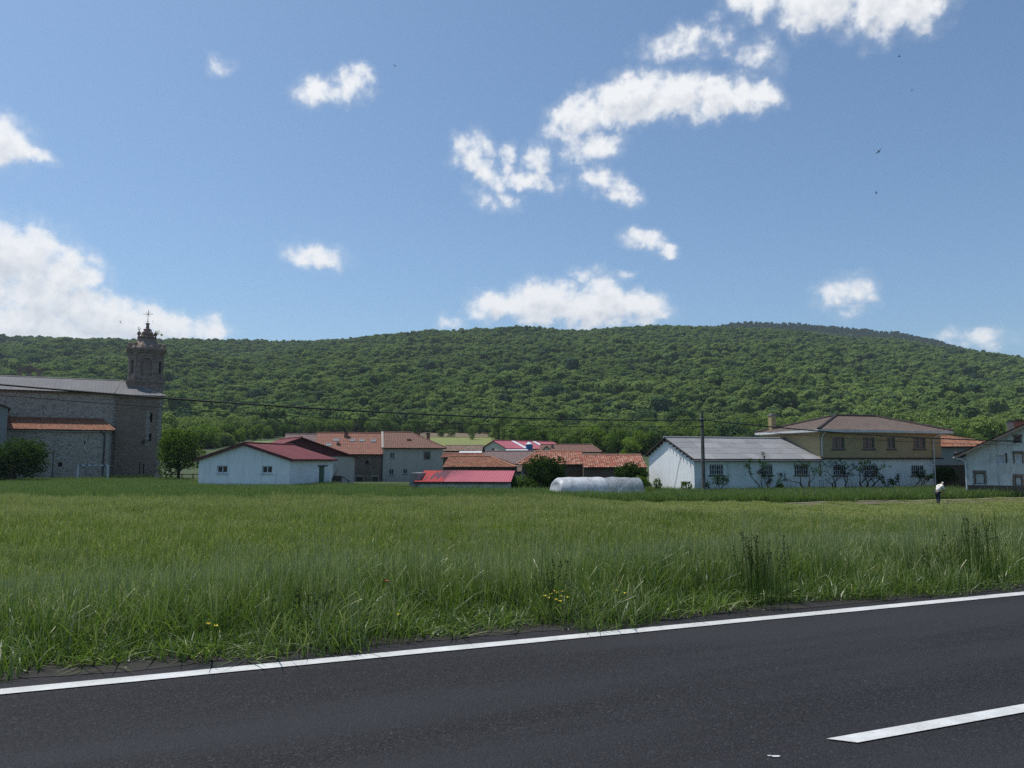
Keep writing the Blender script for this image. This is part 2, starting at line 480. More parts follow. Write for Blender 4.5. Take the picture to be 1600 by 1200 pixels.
def ground(X, Y):
    X = np.asarray(X, float); Y = np.asarray(Y, float)
    s = -RCY * X + RCX * Y
    z = np.where(s < 7.5, -.05, -.05 + (ZG + .05) * sm((s - 7.5) / 11))
    z = z + (fbm(X / 3.1, Y / 3.1, 3) - .47) * .14 * np.clip((s - 9) / 4, 0, 1) * np.clip((90 - Y) / 20, 0, 1)
    z = np.where(s < 0, -.05 - .1 * np.clip(-s / 3, 0, 1), z)
    z = z + .065 * np.maximum(0, Y - 130)
    q = X / np.maximum(Y, 200)
    zr = np.interp(q, RQ, RS) * YR + EYE - 8
    zf = np.interp(q, FQ, FS) * YF + EYE - 8
    zb = ZG + .065 * (Y0 - 130)
    t = np.clip((Y - Y0) / (YR - Y0), 0, 1)
    hill = zb + (zr - zb) * (t * (1.12 - .12 * t)) - 0
    hill = hill + (fbm(X / 170, Y / 230, 11) - .47) * 34 * np.clip(t * 4, 0, 1) * np.clip((1 - t) * 5, 0, 1)
    hill = hill + (fbm(X / 60, Y / 60, 15) - .47) * 9 * np.clip(t * 4, 0, 1)
    t2 = np.clip((Y - YR) / (YF - YR), 0, 1)
    back = zr + (zf - zr) * t2 - 60 * np.sin(math.pi * t2) * .6 + (fbm(X / 60, Y / 60, 15) - .47) * 9
    z = np.where(Y > Y0, np.where(Y > YR, back, hill), z)
    z = np.where(Y > YF, zf - (Y - YF) * .12, z)
    return z


def gz(x, y): return float(ground(np.array([x]), np.array([y]))[0])


def lines(*segs):
    out = []
    for a, b, st in segs: out += list(np.arange(a, b, st))
    return np.array(sorted(set(np.round(out, 3))))


xs = lines((-24, 24, .5), (24, 140, 2.5), (-140, -24, 2.5), (140, 2800, 24), (-2800, -140, 24))
ys = lines((-60, 0, 4), (0, 26, .5), (26, 140, 2.2), (140, 460, 8), (460, 2300, 18), (2300, 3000, 100))
XX, YY = np.meshgrid(xs, ys)
ZZ = ground(XX, YY)
nx, ny = len(xs), len(ys)
ii = (np.arange(ny - 1)[:, None] * nx + np.arange(nx - 1)[None, :]).ravel()
GF = np.stack([ii, ii + 1, ii + nx + 1, ii + nx], 1)


def m_ground():
    m, n, out = new_mat('soil_and_turf')
    co = n.new('ShaderNodeNewGeometry').outputs['Position']
    f1 = n.noise(co, .25, 5, .6); f2 = n.noise(co, 6, 5, .7)
    col = n.mix(n.ramp(f1, .35, .65), (.035, .055, .018, 1), (.055, .085, .025, 1))
    col = n.mix(n.m('MULTIPLY', n.ramp(f2, .45, .7), .5), col, (.05, .042, .028, 1))
    principled(n, out, col, .95, f2, .5, .04)
    return m


tag(mesh_np('ground', np.stack([XX.ravel(), YY.ravel(), ZZ.ravel()], 1), GF, m_ground(), smooth=True), kind='structure')


def draped(name, quad, mat, off, step):
    """a field draped over the land: quad = four (x, y) corners"""
    a, b, c, d = [np.array(p, float) for p in quad]
    nu = max(2, int(np.linalg.norm(b - a) / step)); nv = max(2, int(np.linalg.norm(d - a) / step))
    U, W = np.meshgrid(np.linspace(0, 1, nu), np.linspace(0, 1, nv))
    p = (1 - U)[..., None] * (1 - W)[..., None] * a + U[..., None] * (1 - W)[..., None] * b + U[..., None] * W[..., None] * c + (1 - U)[..., None] * W[..., None] * d
    z = ground(p[..., 0], p[..., 1]) + off
    i = (np.arange(nv - 1)[:, None] * nu + np.arange(nu - 1)[None, :]).ravel()
    F = np.stack([i, i + 1, i + nu + 1, i + nu], 1)
    return tag(mesh_np(name, np.stack([p[..., 0].ravel(), p[..., 1].ravel(), z.ravel()], 1), F, mat, smooth=True), kind='structure')


def m_field(name, c1, c2, c3, rows):
    m, n, out = new_mat(name)
    co = n.new('ShaderNodeNewGeometry').outputs['Position']
    f1 = n.noise(co, .05, 6, .6); f2 = n.noise(n.v('MULTIPLY', co, (rows, 1, 1)), .5, 5, .7)
    col = n.mix(n.ramp(f1, .35, .65), c4(c1), c4(c2))
    col = n.mix(n.m('MULTIPLY', n.ramp(f2, .4, .7), .6), col, c4(c3))
    principled(n, out, col, .95, f2, .5, .1)
    return m


brown_m = m_field('ploughed_soil', (.17, .12, .075), (.13, .095, .06), (.09, .095, .04), .3)
hay_m = m_field('pale_hay_field', (.19, .20, .06), (.16, .19, .05), (.11, .15, .045), .3)
green_m = m_field('pasture', (.11, .17, .045), (.14, .19, .05), (.2, .19, .09), .3)
def fq(u, v, Y): p = at(u, v, Y); return (p.x, p.y)
draped('ploughed_field', [fq(455,690,318), fq(772,690,318), fq(775,675,385), fq(440,675,385)], brown_m, .12, 8)
draped('hay_field', [fq(600,690,215), fq(790,690,215), fq(780,685,312), fq(652,680,316)], hay_m, .14, 8)
draped('pasture', [fq(330,690,185), fq(555,690,185), fq(480,690,280), fq(400,690,280)], green_m, .12, 8)
draped('dug_garden_strip', [(17.0, 49.6), (44, 55.4), (45, 61.2), (18.2, 52.2)], m_field('garden_soil', (.13, .105, .07), (.10, .08, .055), (.08, .09, .035), 1), .03, .6)
draped('path', [(18.0, 52.25), (45, 61.25), (45, 61.9), (18.0, 52.65)], m_field('trodden_earth', (.30, .26, .19), (.26, .22, .16), (.2, .19, .12), 1), .06, .6)


# ------------------------------------------------------------------ road
def m_asphalt():
    m, n, out = new_mat('asphalt'); co = n.new('ShaderNodeNewGeometry').outputs['Position']
    v = n.new('ShaderNodeTexVoronoi'); n.put(v.inputs['Vector'], co); v.inputs['Scale'].default_value = 80
    sp = n.new('ShaderNodeSeparateColor'); n.put(sp.inputs[0], v.outputs['Color'])
    rp = n.v('DOT_PRODUCT', co, (-RCY, RCX, 0)); ra = n.v('DOT_PRODUCT', co, (RCX, RCY, 0))
    cb = n.new('ShaderNodeCombineXYZ'); n.put(cb.inputs[0], n.m('MULTIPLY', ra, .12)); n.put(cb.inputs[1], rp)
    track = n.noise(cb.outputs[0], .9, 4, .55)
    f = n.noise(co, 30, 6, .75); blot = n.noise(co, 1.3, 6, .65)
    col = n.mix(sp.outputs[0], (.009, .0085, .0095, 1), (.029, .028, .031, 1))
    col = n.mix(n.ramp(sp.outputs[1], .93, .99), col, (.055, .055, .06, 1))
    col = n.mix(n.ramp(f, .55, .75), col, (.010, .010, .011, 1))
    col = n.mix(n.m('MULTIPLY', n.ramp(track, .38, .62), .7), col, (.034, .034, .038, 1))
    col = n.mix(n.m('MULTIPLY', n.ramp(blot, .55, .75), .35), col, (.018, .018, .02, 1))
    h = n.m('ADD', n.m('MULTIPLY', v.outputs['Distance'], -1.0), n.m('MULTIPLY', f, 1.4))
    principled(n, out, col, .8, h, .7, .014, spec=.2)
    return m


def m_paint():
    m, n, out = new_mat('road_paint'); co = n.new('ShaderNodeNewGeometry').outputs['Position']
    f = n.noise(co, 45, 5, .75); b = n.noise(co, 3, 5, .7)
    col = n.mix(n.ramp(b, .35, .7), (.48, .48, .46, 1), (.62, .62, .61, 1))
    col = n.mix(n.m('MULTIPLY', n.ramp(f, .57, .70), .85), col, (.16, .16, .16, 1))
    principled(n, out, col, .6, f, .5, .006)
    return m


def strip(name, a0, a1, s0, s1, z, mat, wob=0, cat=None, label=None, kind='structure', step=.12):
    na = int((a1 - a0) / step) + 1
    A = np.linspace(a0, a1, na)
    w0 = (fbm(A * 1.7, A * 0 + 2.2, 21) - .47) * wob * 2; w1 = (fbm(A * 1.3, A * 0 + 9.2, 22) - .47) * wob * 2
    V = []
    for a, e0, e1 in zip(A, w0, w1):
        V.append((*along(a, s0 + e0), z)); V.append((*along(a, s1 + e1), z))
    i = np.arange(na - 1) * 2
    F = np.stack([i, i + 2, i + 3, i + 1], 1)
    return tag(mesh_np(name, np.array(V), F, mat), label, cat, None, kind)


strip('road', -70, 120, .45, 7.45, 0, m_asphalt(), .0)
strip('road_shoulder', -70, 120, 7.12, 7.7, .004, m_field('gritty_edge', (.024, .022, .021), (.016, .015, .015), (.05, .045, .035), 1), .12)
paint = m_paint()
strip('road_edge_line', -60, 110, 6.70, 6.86, .008, paint, .007, step=.05)
for k in range(-3, 8):
    s0, s1 = 3.64, 3.76
    a = 3.72 + k * 7.6                      # dashes 3 m long, slanted ends
    V = []
    na = 40
    for j in range(na + 1):
        t = j / na
        V.append((*along(a + .0 + 3.2 * t + (0.0), s0), .008)); V.append((*along(a + 3.2 * t - .12, s1), .008))
    i = np.arange(na) * 2
    tag(mesh_np('road_centre_dash', np.array(V), np.stack([i, i + 2, i + 3, i + 1], 1), paint), kind='structure')


# ------------------------------------------------------------------ scattering (only for what nobody could count)
def scatter(name, pts, rot, scl, idx, variants, mat, kind='stuff', tilt=None):
    """one object: points carrying turn, size and variant; variant meshes are joined as geometry instances"""
    me = bpy.data.meshes.new(name)
    me.vertices.add(len(pts)); me.vertices.foreach_set('co', np.asarray(pts, np.float32).ravel())
    for nm, typ, dat in (('turn', 'FLOAT_VECTOR', rot), ('size', 'FLOAT_VECTOR', scl), ('which', 'INT', idx)):
        a = me.attributes.new(nm, typ, 'POINT')
        if typ == 'INT': a.data.foreach_set('value', np.asarray(dat, np.int32))
        else: a.data.foreach_set('vector', np.asarray(dat, np.float32).ravel())
    me.materials.append(mat)
    o = bpy.data.objects.new(name, me); C.objects.link(o)
    tree = bpy.data.node_groups.new(name, 'GeometryNodeTree')
    tree.interface.new_socket('Geometry', in_out='INPUT', socket_type='NodeSocketGeometry')
    tree.interface.new_socket('Geometry', in_out='OUTPUT', socket_type='NodeSocketGeometry')
    n = N(tree)
    gi = n.new('NodeGroupInput'); go = n.new('NodeGroupOutput')
    join = n.new('GeometryNodeJoinGeometry')
    for vo in reversed(variants):
        oi = n.new('GeometryNodeObjectInfo'); oi.inputs[0].default_value = vo
        g2i = n.new('GeometryNodeGeometryToInstance')
        n.l.new(oi.outputs['Geometry'], g2i.inputs[0]); n.l.new(g2i.outputs[0], join.inputs[0])
    iop = n.new('GeometryNodeInstanceOnPoints')
    n.l.new(gi.outputs[0], iop.inputs['Points']); n.l.new(join.outputs[0], iop.inputs['Instance'])
    iop.inputs['Pick Instance'].default_value = True
    def attr(nm, typ):
        a = n.new('GeometryNodeInputNamedAttribute', data_type=typ); a.inputs[0].default_value = nm; return a.outputs[0]
    n.l.new(attr('which', 'INT'), iop.inputs['Instance Index'])
    n.l.new(attr('turn', 'FLOAT_VECTOR'), iop.inputs['Rotation'])
    n.l.new(attr('size', 'FLOAT_VECTOR'), iop.inputs['Scale'])
    n.l.new(iop.outputs[0], go.inputs[0])
    md = o.modifiers.new('scatter', 'NODES'); md.node_group = tree
    return tag(o, kind=kind)


def leaves(cloud, n, size, up=.35, flat=.6, rg=rng):
    """leaf-clump quads spread through ellipsoid blobs, mostly near their skins; returns V, F"""
    cl = np.array([b[:3] for b in cloud], float); rad = np.array([b[3:6] for b in cloud], float)
    wgt = rad.prod(1) ** (2 / 3); pick = rg.choice(len(cl), n, p=wgt / wgt.sum())
    d = rg.normal(size=(n, 3)); d /= np.linalg.norm(d, axis=1)[:, None]
    rr = 1 - np.abs(rg.normal(0, .22, n)); rr = np.clip(rr, .15, 1.12)
    p = cl[pick] + d * rad[pick] * rr[:, None]
    nn = d + rg.normal(0, flat, (n, 3)); nn[:, 2] += up; nn /= np.linalg.norm(nn, axis=1)[:, None]
    a = np.cross(nn, rg.normal(size=(n, 3))); a /= np.linalg.norm(a, axis=1)[:, None]
    b = np.cross(nn, a)
    s = size * rg.uniform(.55, 1.35, n)[:, None]; s2 = s * rg.uniform(.5, .9, n)[:, None]
    V = np.stack([p - a * s * .5, p - b * s2 * .5 + nn * s * .08, p + a * s * .5, p + b * s2 * .5 + nn * s * .08], 1).reshape(-1, 3)
    return V, np.arange(4 * n).reshape(n, 4)


def crown_cloud(rg, h, r, n=9, base=.25):
    """sub-blobs of a broadleaf crown of height h and radius r standing at z = 0"""
    out = [(0, 0, h * .6, r * .72, r * .72, h * .34)]
    for i in range(n):
        a = rg.uniform(0, 6.28); k = rg.uniform(.35, .78); zz = rg.uniform(base + .1, .85) * h
        f = math.sqrt(max(.1, 1 - ((zz / h - .5) / .52) ** 2))
        s = rg.uniform(.3, .48) * r
        out.append((math.cos(a) * r * k * f, math.sin(a) * r * k * f, zz, s, s, s * .8))
    return out


fol_forest = m_foliage('forest_leaves', (.070, .120, .036), (.185, .255, .070), (.050, .095, .050), .25, .010, gloss=0)
fol_far = m_foliage('far_forest_leaves', (.028, .062, .020), (.045, .085, .026), None, .2, .012, gloss=0)
fol_edge = m_foliage('edge_leaves', (.09, .16, .028), (.16, .24, .045), (.05, .10, .025), .4, .03, gloss=0)
forest_vars, far_vars = [], []
for k in range(7):
    rg = np.random.default_rng(100 + k)
    h, r = 9.0, 4.4 + (k % 3) * .35
    cc = crown_cloud(rg, h, r, 6)
    V, F = leaves(cc, 620, 1.25, .35, .34, rg)
    lat = [math.pi * i / 6 for i in range(7)]; CV, CF = [], []
    for (bx_, by_, bz_, ra_, rb2, rc_) in cc:      # opaque inner foliage core added to each lobe, stops light passing through
        b0 = len(CV)
        for i in range(7):
            for j in range(8):
                a_ = j * math.pi / 4; CV.append((bx_ + .8 * ra_ * math.sin(lat[i]) * math.cos(a_), by_ + .8 * rb2 * math.sin(lat[i]) * math.sin(a_), bz_ + .8 * rc_ * math.cos(lat[i])))
        for i in range(6):
            for j in range(8): CF.append((b0 + i * 8 + j, b0 + (i + 1) * 8 + j, b0 + (i + 1) * 8 + (j + 1) % 8, b0 + i * 8 + (j + 1) % 8))
    F = np.concatenate([F, np.array(CF) + len(V)]); V = np.concatenate([V, np.array(CV)])
    forest_vars.append(mesh_np('forest_crown', V, F, fol_forest, link=False))
    far_vars.append(mesh_np('far_forest_crown', V, F, fol_far, link=False))

for k in range(3):                                    # finer foliage for the nearest trees of the wood
    rg = np.random.default_rng(140 + k); h, r = 8.0, 4.0
    V, F = leaves(crown_cloud(rg, h, r, 13, .05), 2600, .55, .35, .5, rg)
    forest_vars.append(mesh_np('forest_crown', V, F, fol_forest, link=False))
FOOT_U = [-600,0,120,250,330,400,480,520,640,760,800,900,1000,1100,1600,2400]
FOOT_Y = [300,300,250,222,232,300,365,385,380,372,235,215,205,200,200,200]
FOOT_Q = [(u - 800) / 1236 for u in FOOT_U]


def forest_points(y0, y1, step, seed):
    rg = np.random.default_rng(seed)
    out = []
    yy = y0
    while yy < y1:
        st = step * (.85 + .35 * (yy / 1300))
        n = int(2 * .92 * yy / st)
        X = -(.92 * yy) + (np.arange(n) + rg.uniform(-.42, .42, n)) * st
        Y = yy + rg.uniform(-.45, .45, n) * st
        out.append(np.stack([X, Y], 1)); yy += st * .9
    return np.concatenate(out)


P = forest_points(196, 1335, 6.9, 5)
foot = np.interp(P[:, 0] / P[:, 1], FOOT_Q, FOOT_Y)
keep = P[:, 1] > foot + (fbm(P[:, 0] / 30, P[:, 1] / 30, 31) - .47) * 40
P = P[keep]; foot = foot[keep]
n = len(P); rg = np.random.default_rng(9)
sz = np.where((rg.random(n) < .06) & (P[:, 1] < 950), rg.uniform(1.3, 1.6, n), 1) * np.where(P[:, 1] > 1120, .8, 1) * np.where(rg.random(n) < .25, rg.uniform(.5, .85, n), rg.uniform(.85, 1.35, n)) * (.78 + .42 * fbm(P[:, 0] / 40, P[:, 1] / 40, 33))
scl = np.stack([sz * rg.uniform(.85, 1.15, n), sz * rg.uniform(.85, 1.15, n), sz * rg.uniform(.7, 1.05, n)], 1)
rot = np.stack([rg.uniform(-.08, .08, n), rg.uniform(-.08, .08, n), rg.uniform(0, 6.28, n)], 1)
scatter('forest', np.stack([P[:, 0], P[:, 1], ground(P[:, 0], P[:, 1]) - .8], 1), rot, scl, np.where(P[:, 1] < 330 + 110 * rg.random(n), 7 + rg.integers(0, 3, n), rg.integers(0, 7, n)), forest_vars, fol_forest)
P = forest_points(1720, 2080, 8.5, 6); P = P[(P[:, 0] / P[:, 1] > .2)]
n = len(P); sz = rg.uniform(.8, 1.3, n)
scatter('far_forest', np.stack([P[:, 0], P[:, 1], ground(P[:, 0], P[:, 1]) - .8], 1),
        np.stack([n * [0.], n * [0.], rg.uniform(0, 6.28, n)], 1) if False else np.stack([np.zeros(n), np.zeros(n), rg.uniform(0, 6.28, n)], 1),
        np.stack([sz, sz, sz], 1), rg.integers(0, 7, n), far_vars, fol_far)


# ------------------------------------------------------------------ grass
def patch(seed, size, n, h, hv, wid, lean, seedf=.12, strawf=.05, mat=None, jitter=1.0):
    rg = np.random.default_rng(seed)
    ph = rg.uniform(0, 6.28, n); face = rg.uniform(0, 6.28, n)
    L = np.abs(rg.normal(0, lean, n)); L = np.clip(L, .02, 1.3)
    H = h * np.clip(rg.normal(1, hv, n), .3, 1.3)
    b = rg.uniform(-size / 2, size / 2, (n, 2)) * jitter
    seed_ = rg.random(n) < seedf
    H = np.where(seed_, H * 1.12, H); L = np.where(seed_, L * .6, L)
    ts = np.array([0, .38, .74, 1.0])
    V = np.zeros((n, 8, 3)); tint = np.zeros((n, 8))
    dirx, diry = np.cos(ph), np.sin(ph); fx, fy = np.cos(face), np.sin(face)
    W = wid * rg.uniform(.6, 1.4, n)
    prof_leaf = np.array([.7, 1.0, .7, .08]); prof_seed = np.array([.3, .28, .55, .75])
    st = (rg.random(n) < strawf)
    for j, t in enumerate(ts):
        off = L * H * t ** 1.9
        z = H * t * (1 - .42 * np.clip(L, 0, 1) * t ** 1.5)
        wj = W * np.where(seed_, prof_seed[j] * .9, prof_leaf[j])
        for k, sg in ((0, -1), (1, 1)):
            V[:, 2 * j + k, 0] = b[:, 0] + dirx * off + sg * fx * wj / 2
            V[:, 2 * j + k, 1] = b[:, 1] + diry * off + sg * fy * wj / 2
            V[:, 2 * j + k, 2] = z
            tint[:, 2 * j + k] = np.where(seed_, .25 + .75 * (t > .7), np.where(st, .8, rg.uniform(0, .12, n) + .1 * t))
    base = np.arange(n)[:, None] * 8
    F = np.concatenate([base + np.array([0, 1, 3, 2]), base + np.array([2, 3, 5, 4]), base + np.array([4, 5, 7, 6])])
    return mesh_np('grass_patch', V.reshape(-1, 3), F, mat, link=False, col=tint.ravel())


g_near = m_foliage('meadow_grass_blades', (.044, .098, .012), (.118, .205, .026), None, .42, .5, straw=(.36, .37, .17), gloss=.05)
g_mid = m_foliage('meadow_grass_far', (.080, .148, .018), (.165, .245, .036), None, .42, .25, straw=(.42, .40, .17), gloss=.02)
g_crop = m_foliage('young_crop', (.090, .165, .036), (.130, .210, .050), None, .40, .08, straw=(.26, .30, .12), gloss=.02)
near_v = [patch(200 + k, .95, 620, .46, .28, .0105, .50, .10, .07, g_near) for k in range(5)]
near_v += [patch(210 + k, .9, 330, .54, .25, .010, .36, .30, .12, g_near) for k in range(2)]
near_v += [patch(220, .5, 34, .72, .22, .012, .16, .6, .10, g_near, .8)]                   # tall dark stalks
near_v += [patch(230 + k, .7, 300, .32, .3, .014, .9, .0, .04, g_near) for k in range(2)]   # arching broad blades at the edge
mid_v = [patch(300 + k, 1.2, 520, .50, .34, .019, .55, .10, .06, g_mid) for k in range(4)]
straw_v = [patch(320 + k, 1.2, 480, .50, .34, .018, .55, .30, .10, g_mid) for k in range(3)]
crop_v = [patch(340 + k, 1.7, 620, .62, .18, .026, .30, .06, .03, g_crop) for k in range(4)]

rg = np.random.default_rng(77)


def grid_pts(x0, x1, y0, y1, st):
    X, Y = np.meshgrid(np.arange(x0, x1, st), np.arange(y0, y1, st))
    X = X + rg.uniform(-.45, .45, X.shape) * st; Y = Y + rg.uniform(-.45, .45, Y.shape) * st
    return X.ravel(), Y.ravel()


def in_view(X, Y, m=6): return np.abs(X) < .72 * Y + m


# crop edge: beyond this line stands the even young crop
CLX, CLY = [-80, -45, 0, 18, 45, 80], [53, 51.5, 52.5, 53.0, 62.2, 72]
BACKX_Q, BACKY = [-1.2, -.60, -.42, -.40, -.25, -.22, -.12, .02, .04, .17, .23, .34, .53, .57, .8], [100, 102, 110, 92, 90, 78, 74, 64, 66, 66, 63, 65, 69, 63, 63]

X, Y = grid_pts(-36, 45, 4, 32, .42)
s = -RCY * X + RCX * Y
k = (s > 7.30 + .22 * rg.random(len(X))) & (rg.random(len(X)) < np.clip((26 - s) / 12, 0, 1)) & in_view(X, Y, 4)
X, Y, s = X[k], Y[k], s[k]; n = len(X)
idx = rg.integers(0, 5, n)
idx = np.where(rg.random(n) < .22, 5 + rg.integers(0, 2, n), idx)
idx = np.where((s < 8.1) & (rg.random(n) < .7), 8 + rg.integers(0, 2, n), idx)
hz = .62 + .62 * fbm(X / 1.6, Y / 1.6, 41) ; hz = np.where(s < 8.2, hz * .75, hz)
hz = hz * rg.uniform(.85, 1.15, n)
Z = ground(X, Y) - .02
scl = np.stack([np.ones(n), np.ones(n), hz], 1); rot = np.stack([rg.normal(0, .06, n), rg.normal(0, .06, n), rg.uniform(0, 6.28, n)], 1)
pts = np.stack([X, Y, Z], 1)
# taller tufts of stalks here and there along the verge
tx, ty = [], []
for (u, v, m_) in [(1178, 955, 9), (1215, 952, 5), (1520, 912, 10), (1545, 905, 6), (1330, 935, 4), (870, 978, 4), (500, 1003, 4), (770, 984, 3), (1440, 925, 3), (300, 1020, 3), (655, 985, 3)]:
    d = direction(u, v); t = (EYE + .1) / -d.z
    for _ in range(m_):
        tx.append(d.x * t + rg.normal(0, .16)); ty.append(d.y * t + rg.normal(0, .16) + .25)
tx, ty = np.array(tx), np.array(ty); m_ = len(tx)
pts = np.concatenate([pts, np.stack([tx, ty, ground(tx, ty)], 1)]); idx = np.concatenate([idx, np.full(m_, 7)])
scl = np.concatenate([scl, np.stack([np.ones(m_) * .7, np.ones(m_) * .7, rg.uniform(.8, 1.12, m_)], 1)])
rot = np.concatenate([rot, np.stack([rg.normal(0, .04, m_), rg.normal(0, .04, m_), rg.uniform(0, 6.28, m_)], 1)])
scatter('verge_grass', pts, rot, scl, idx, near_v, g_near)

X, Y = grid_pts(-56, 56, 12, 64, .85)
s = -RCY * X + RCX * Y
edge = np.interp(X, CLX, CLY)
k = (rg.random(len(X)) < np.clip((s - 11) / 12, 0, 1)) & (Y < edge - .5) & in_view(X, Y)
k &= ~((X > 17) & (Y > 48.2 + (X - 17) * .215 - .3) & (rg.random(len(X)) > .3))
X, Y = X[k], Y[k]; n = len(X)
far = np.clip((Y - 24) / 22, 0, 1) * (.45 + 1.1 * fbm(X / 9, Y / 5, 44)) + .5 * np.exp(-((Y - 45) / 4) ** 2)
idx = np.where(rg.random(n) < far * .8, 4 + rg.integers(0, 3, n), rg.integers(0, 4, n))
hz = (.62 + .8 * fbm(X / 2.4, Y / 2.0, 43)) * rg.uniform(.86, 1.14, n)
hz = np.where((X > 17) & (Y > 48.2 + (X - 17) * .215), .7 * hz, hz) * (1 - .68 * sm((Y - 34 + np.where(X > 12, 4, 0)) / 11) * sm((X - 1) / 9))
scatter('meadow_grass', np.stack([X, Y, ground(X, Y) - .03], 1), np.stack([rg.normal(0, .06, n), rg.normal(0, .06, n), rg.uniform(0, 6.28, n)], 1),
        np.stack([np.ones(n), np.ones(n), hz], 1), idx, mid_v + straw_v, g_mid)

X, Y = grid_pts(-78, 62, 50, 112, 1.15)
edge = np.interp(X, CLX, CLY); back = np.interp(X / Y, BACKX_Q, BACKY)
k = (Y > edge) & (Y < back) & in_view(X, Y, 3)
k &= ~((X > 2.6) & (X < 11.4) & (Y > 57.6) & (Y < 64))
X, Y = X[k], Y[k]; n = len(X)
hz = (.92 + .16 * fbm(X / 12, Y / 8, 46)) * rg.uniform(.94, 1.06, n)
scatter('crop', np.stack([X, Y, ground(X, Y) - .03], 1), np.stack([np.zeros(n), np.zeros(n), rg.uniform(0, 6.28, n)], 1),
        np.stack([np.ones(n), np.ones(n), hz], 1), rg.integers(0, 4, n), crop_v, g_crop)

# ------------------------------------------------------------------ building kit
def roof_face(mb, pts, pitch=.23, amp=.045, course=.4, step=.03, t=.09, m=0, medge=1, sub=6):
    """one planar roof face: pts[0] -> pts[1] is the eave; real corrugation along it, courses up it"""
    p = [Vector(q) for q in pts]
    ex = (p[1] - p[0]).normalized(); nrm = Vector((0, 0, 0))
    for i in range(len(p)): nrm += p[i].cross(p[(i + 1) % len(p)])
    nrm.normalize()
    if nrm.z < 0: nrm = -nrm
    ey = nrm.cross(ex).normalized()
    poly = [((q - p[0]).dot(ex), (q - p[0]).dot(ey)) for q in p]
    if sum(b for a, b in poly) < 0: ey = -ey; poly = [(a, -b) for a, b in poly]
    a0, a1 = min(a for a, b in poly), max(a for a, b in poly); bmax = max(b for a, b in poly)
    na = max(2, int((a1 - a0) / (pitch / sub)) + 1); A = np.linspace(a0, a1, na)
    lo = np.full(na, 1e9); hi = np.full(na, -1e9)
    for i in range(len(poly)):
        (x0, y0), (x1, y1) = poly[i], poly[(i + 1) % len(poly)]
        if abs(x1 - x0) < 1e-6:
            for x, y in ((x0, y0), (x1, y1)):
                k = np.abs(A - x) < 1e-4; lo[k] = np.minimum(lo[k], y); hi[k] = np.maximum(hi[k], y)
            continue
        k = (A >= min(x0, x1) - 1e-6) & (A <= max(x0, x1) + 1e-6)
        y = y0 + (A - x0) / (x1 - x0) * (y1 - y0)
        lo = np.where(k, np.minimum(lo, y), lo); hi = np.where(k, np.maximum(hi, y), hi)
    rows = []
    kk = 0
    while kk * course < bmax + course:
        rows.append((kk * course, step)); rows.append(((kk + 1) * course - .004, 0.0)); kk += 1
    wave = amp * (.5 + .5 * np.cos(2 * np.pi * A / pitch)) ** .7
    jit = (vnoise(A / .9, A * 0 + a1, 5) - .5) * amp * .5
    V = []; UV = []
    for j, (b, h) in enumerate(rows):
        bb = np.clip(b, lo, hi)
        hh = h + wave + jit + (vnoise(A / 1.5, A * 0 + b, 6) - .5) * amp * .35
        for a, b2, h2 in zip(A, bb, hh):
            V.append(p[0] + ex * a + ey * b2 + nrm * h2); UV.append((a, b2))
    F = []
    for j in range(len(rows) - 1):
        b0 = np.clip(rows[j][0], lo, hi); b1 = np.clip(rows[j + 1][0], lo, hi)
        for i in range(na - 1):
            if (b1[i] - b0[i]) + (b1[i + 1] - b0[i + 1]) > 1e-5 or (j % 2 == 1 and rows[j][0] < min(hi[i], hi[i + 1]) and rows[j][0] > max(lo[i], lo[i + 1])):
                F.append((j * na + i, j * na + i + 1, (j + 1) * na + i + 1, (j + 1) * na + i))
    mb.add(V, F, m, UV)
    mb.slab([q - nrm * .006 for q in p], t, medge)
    return mb


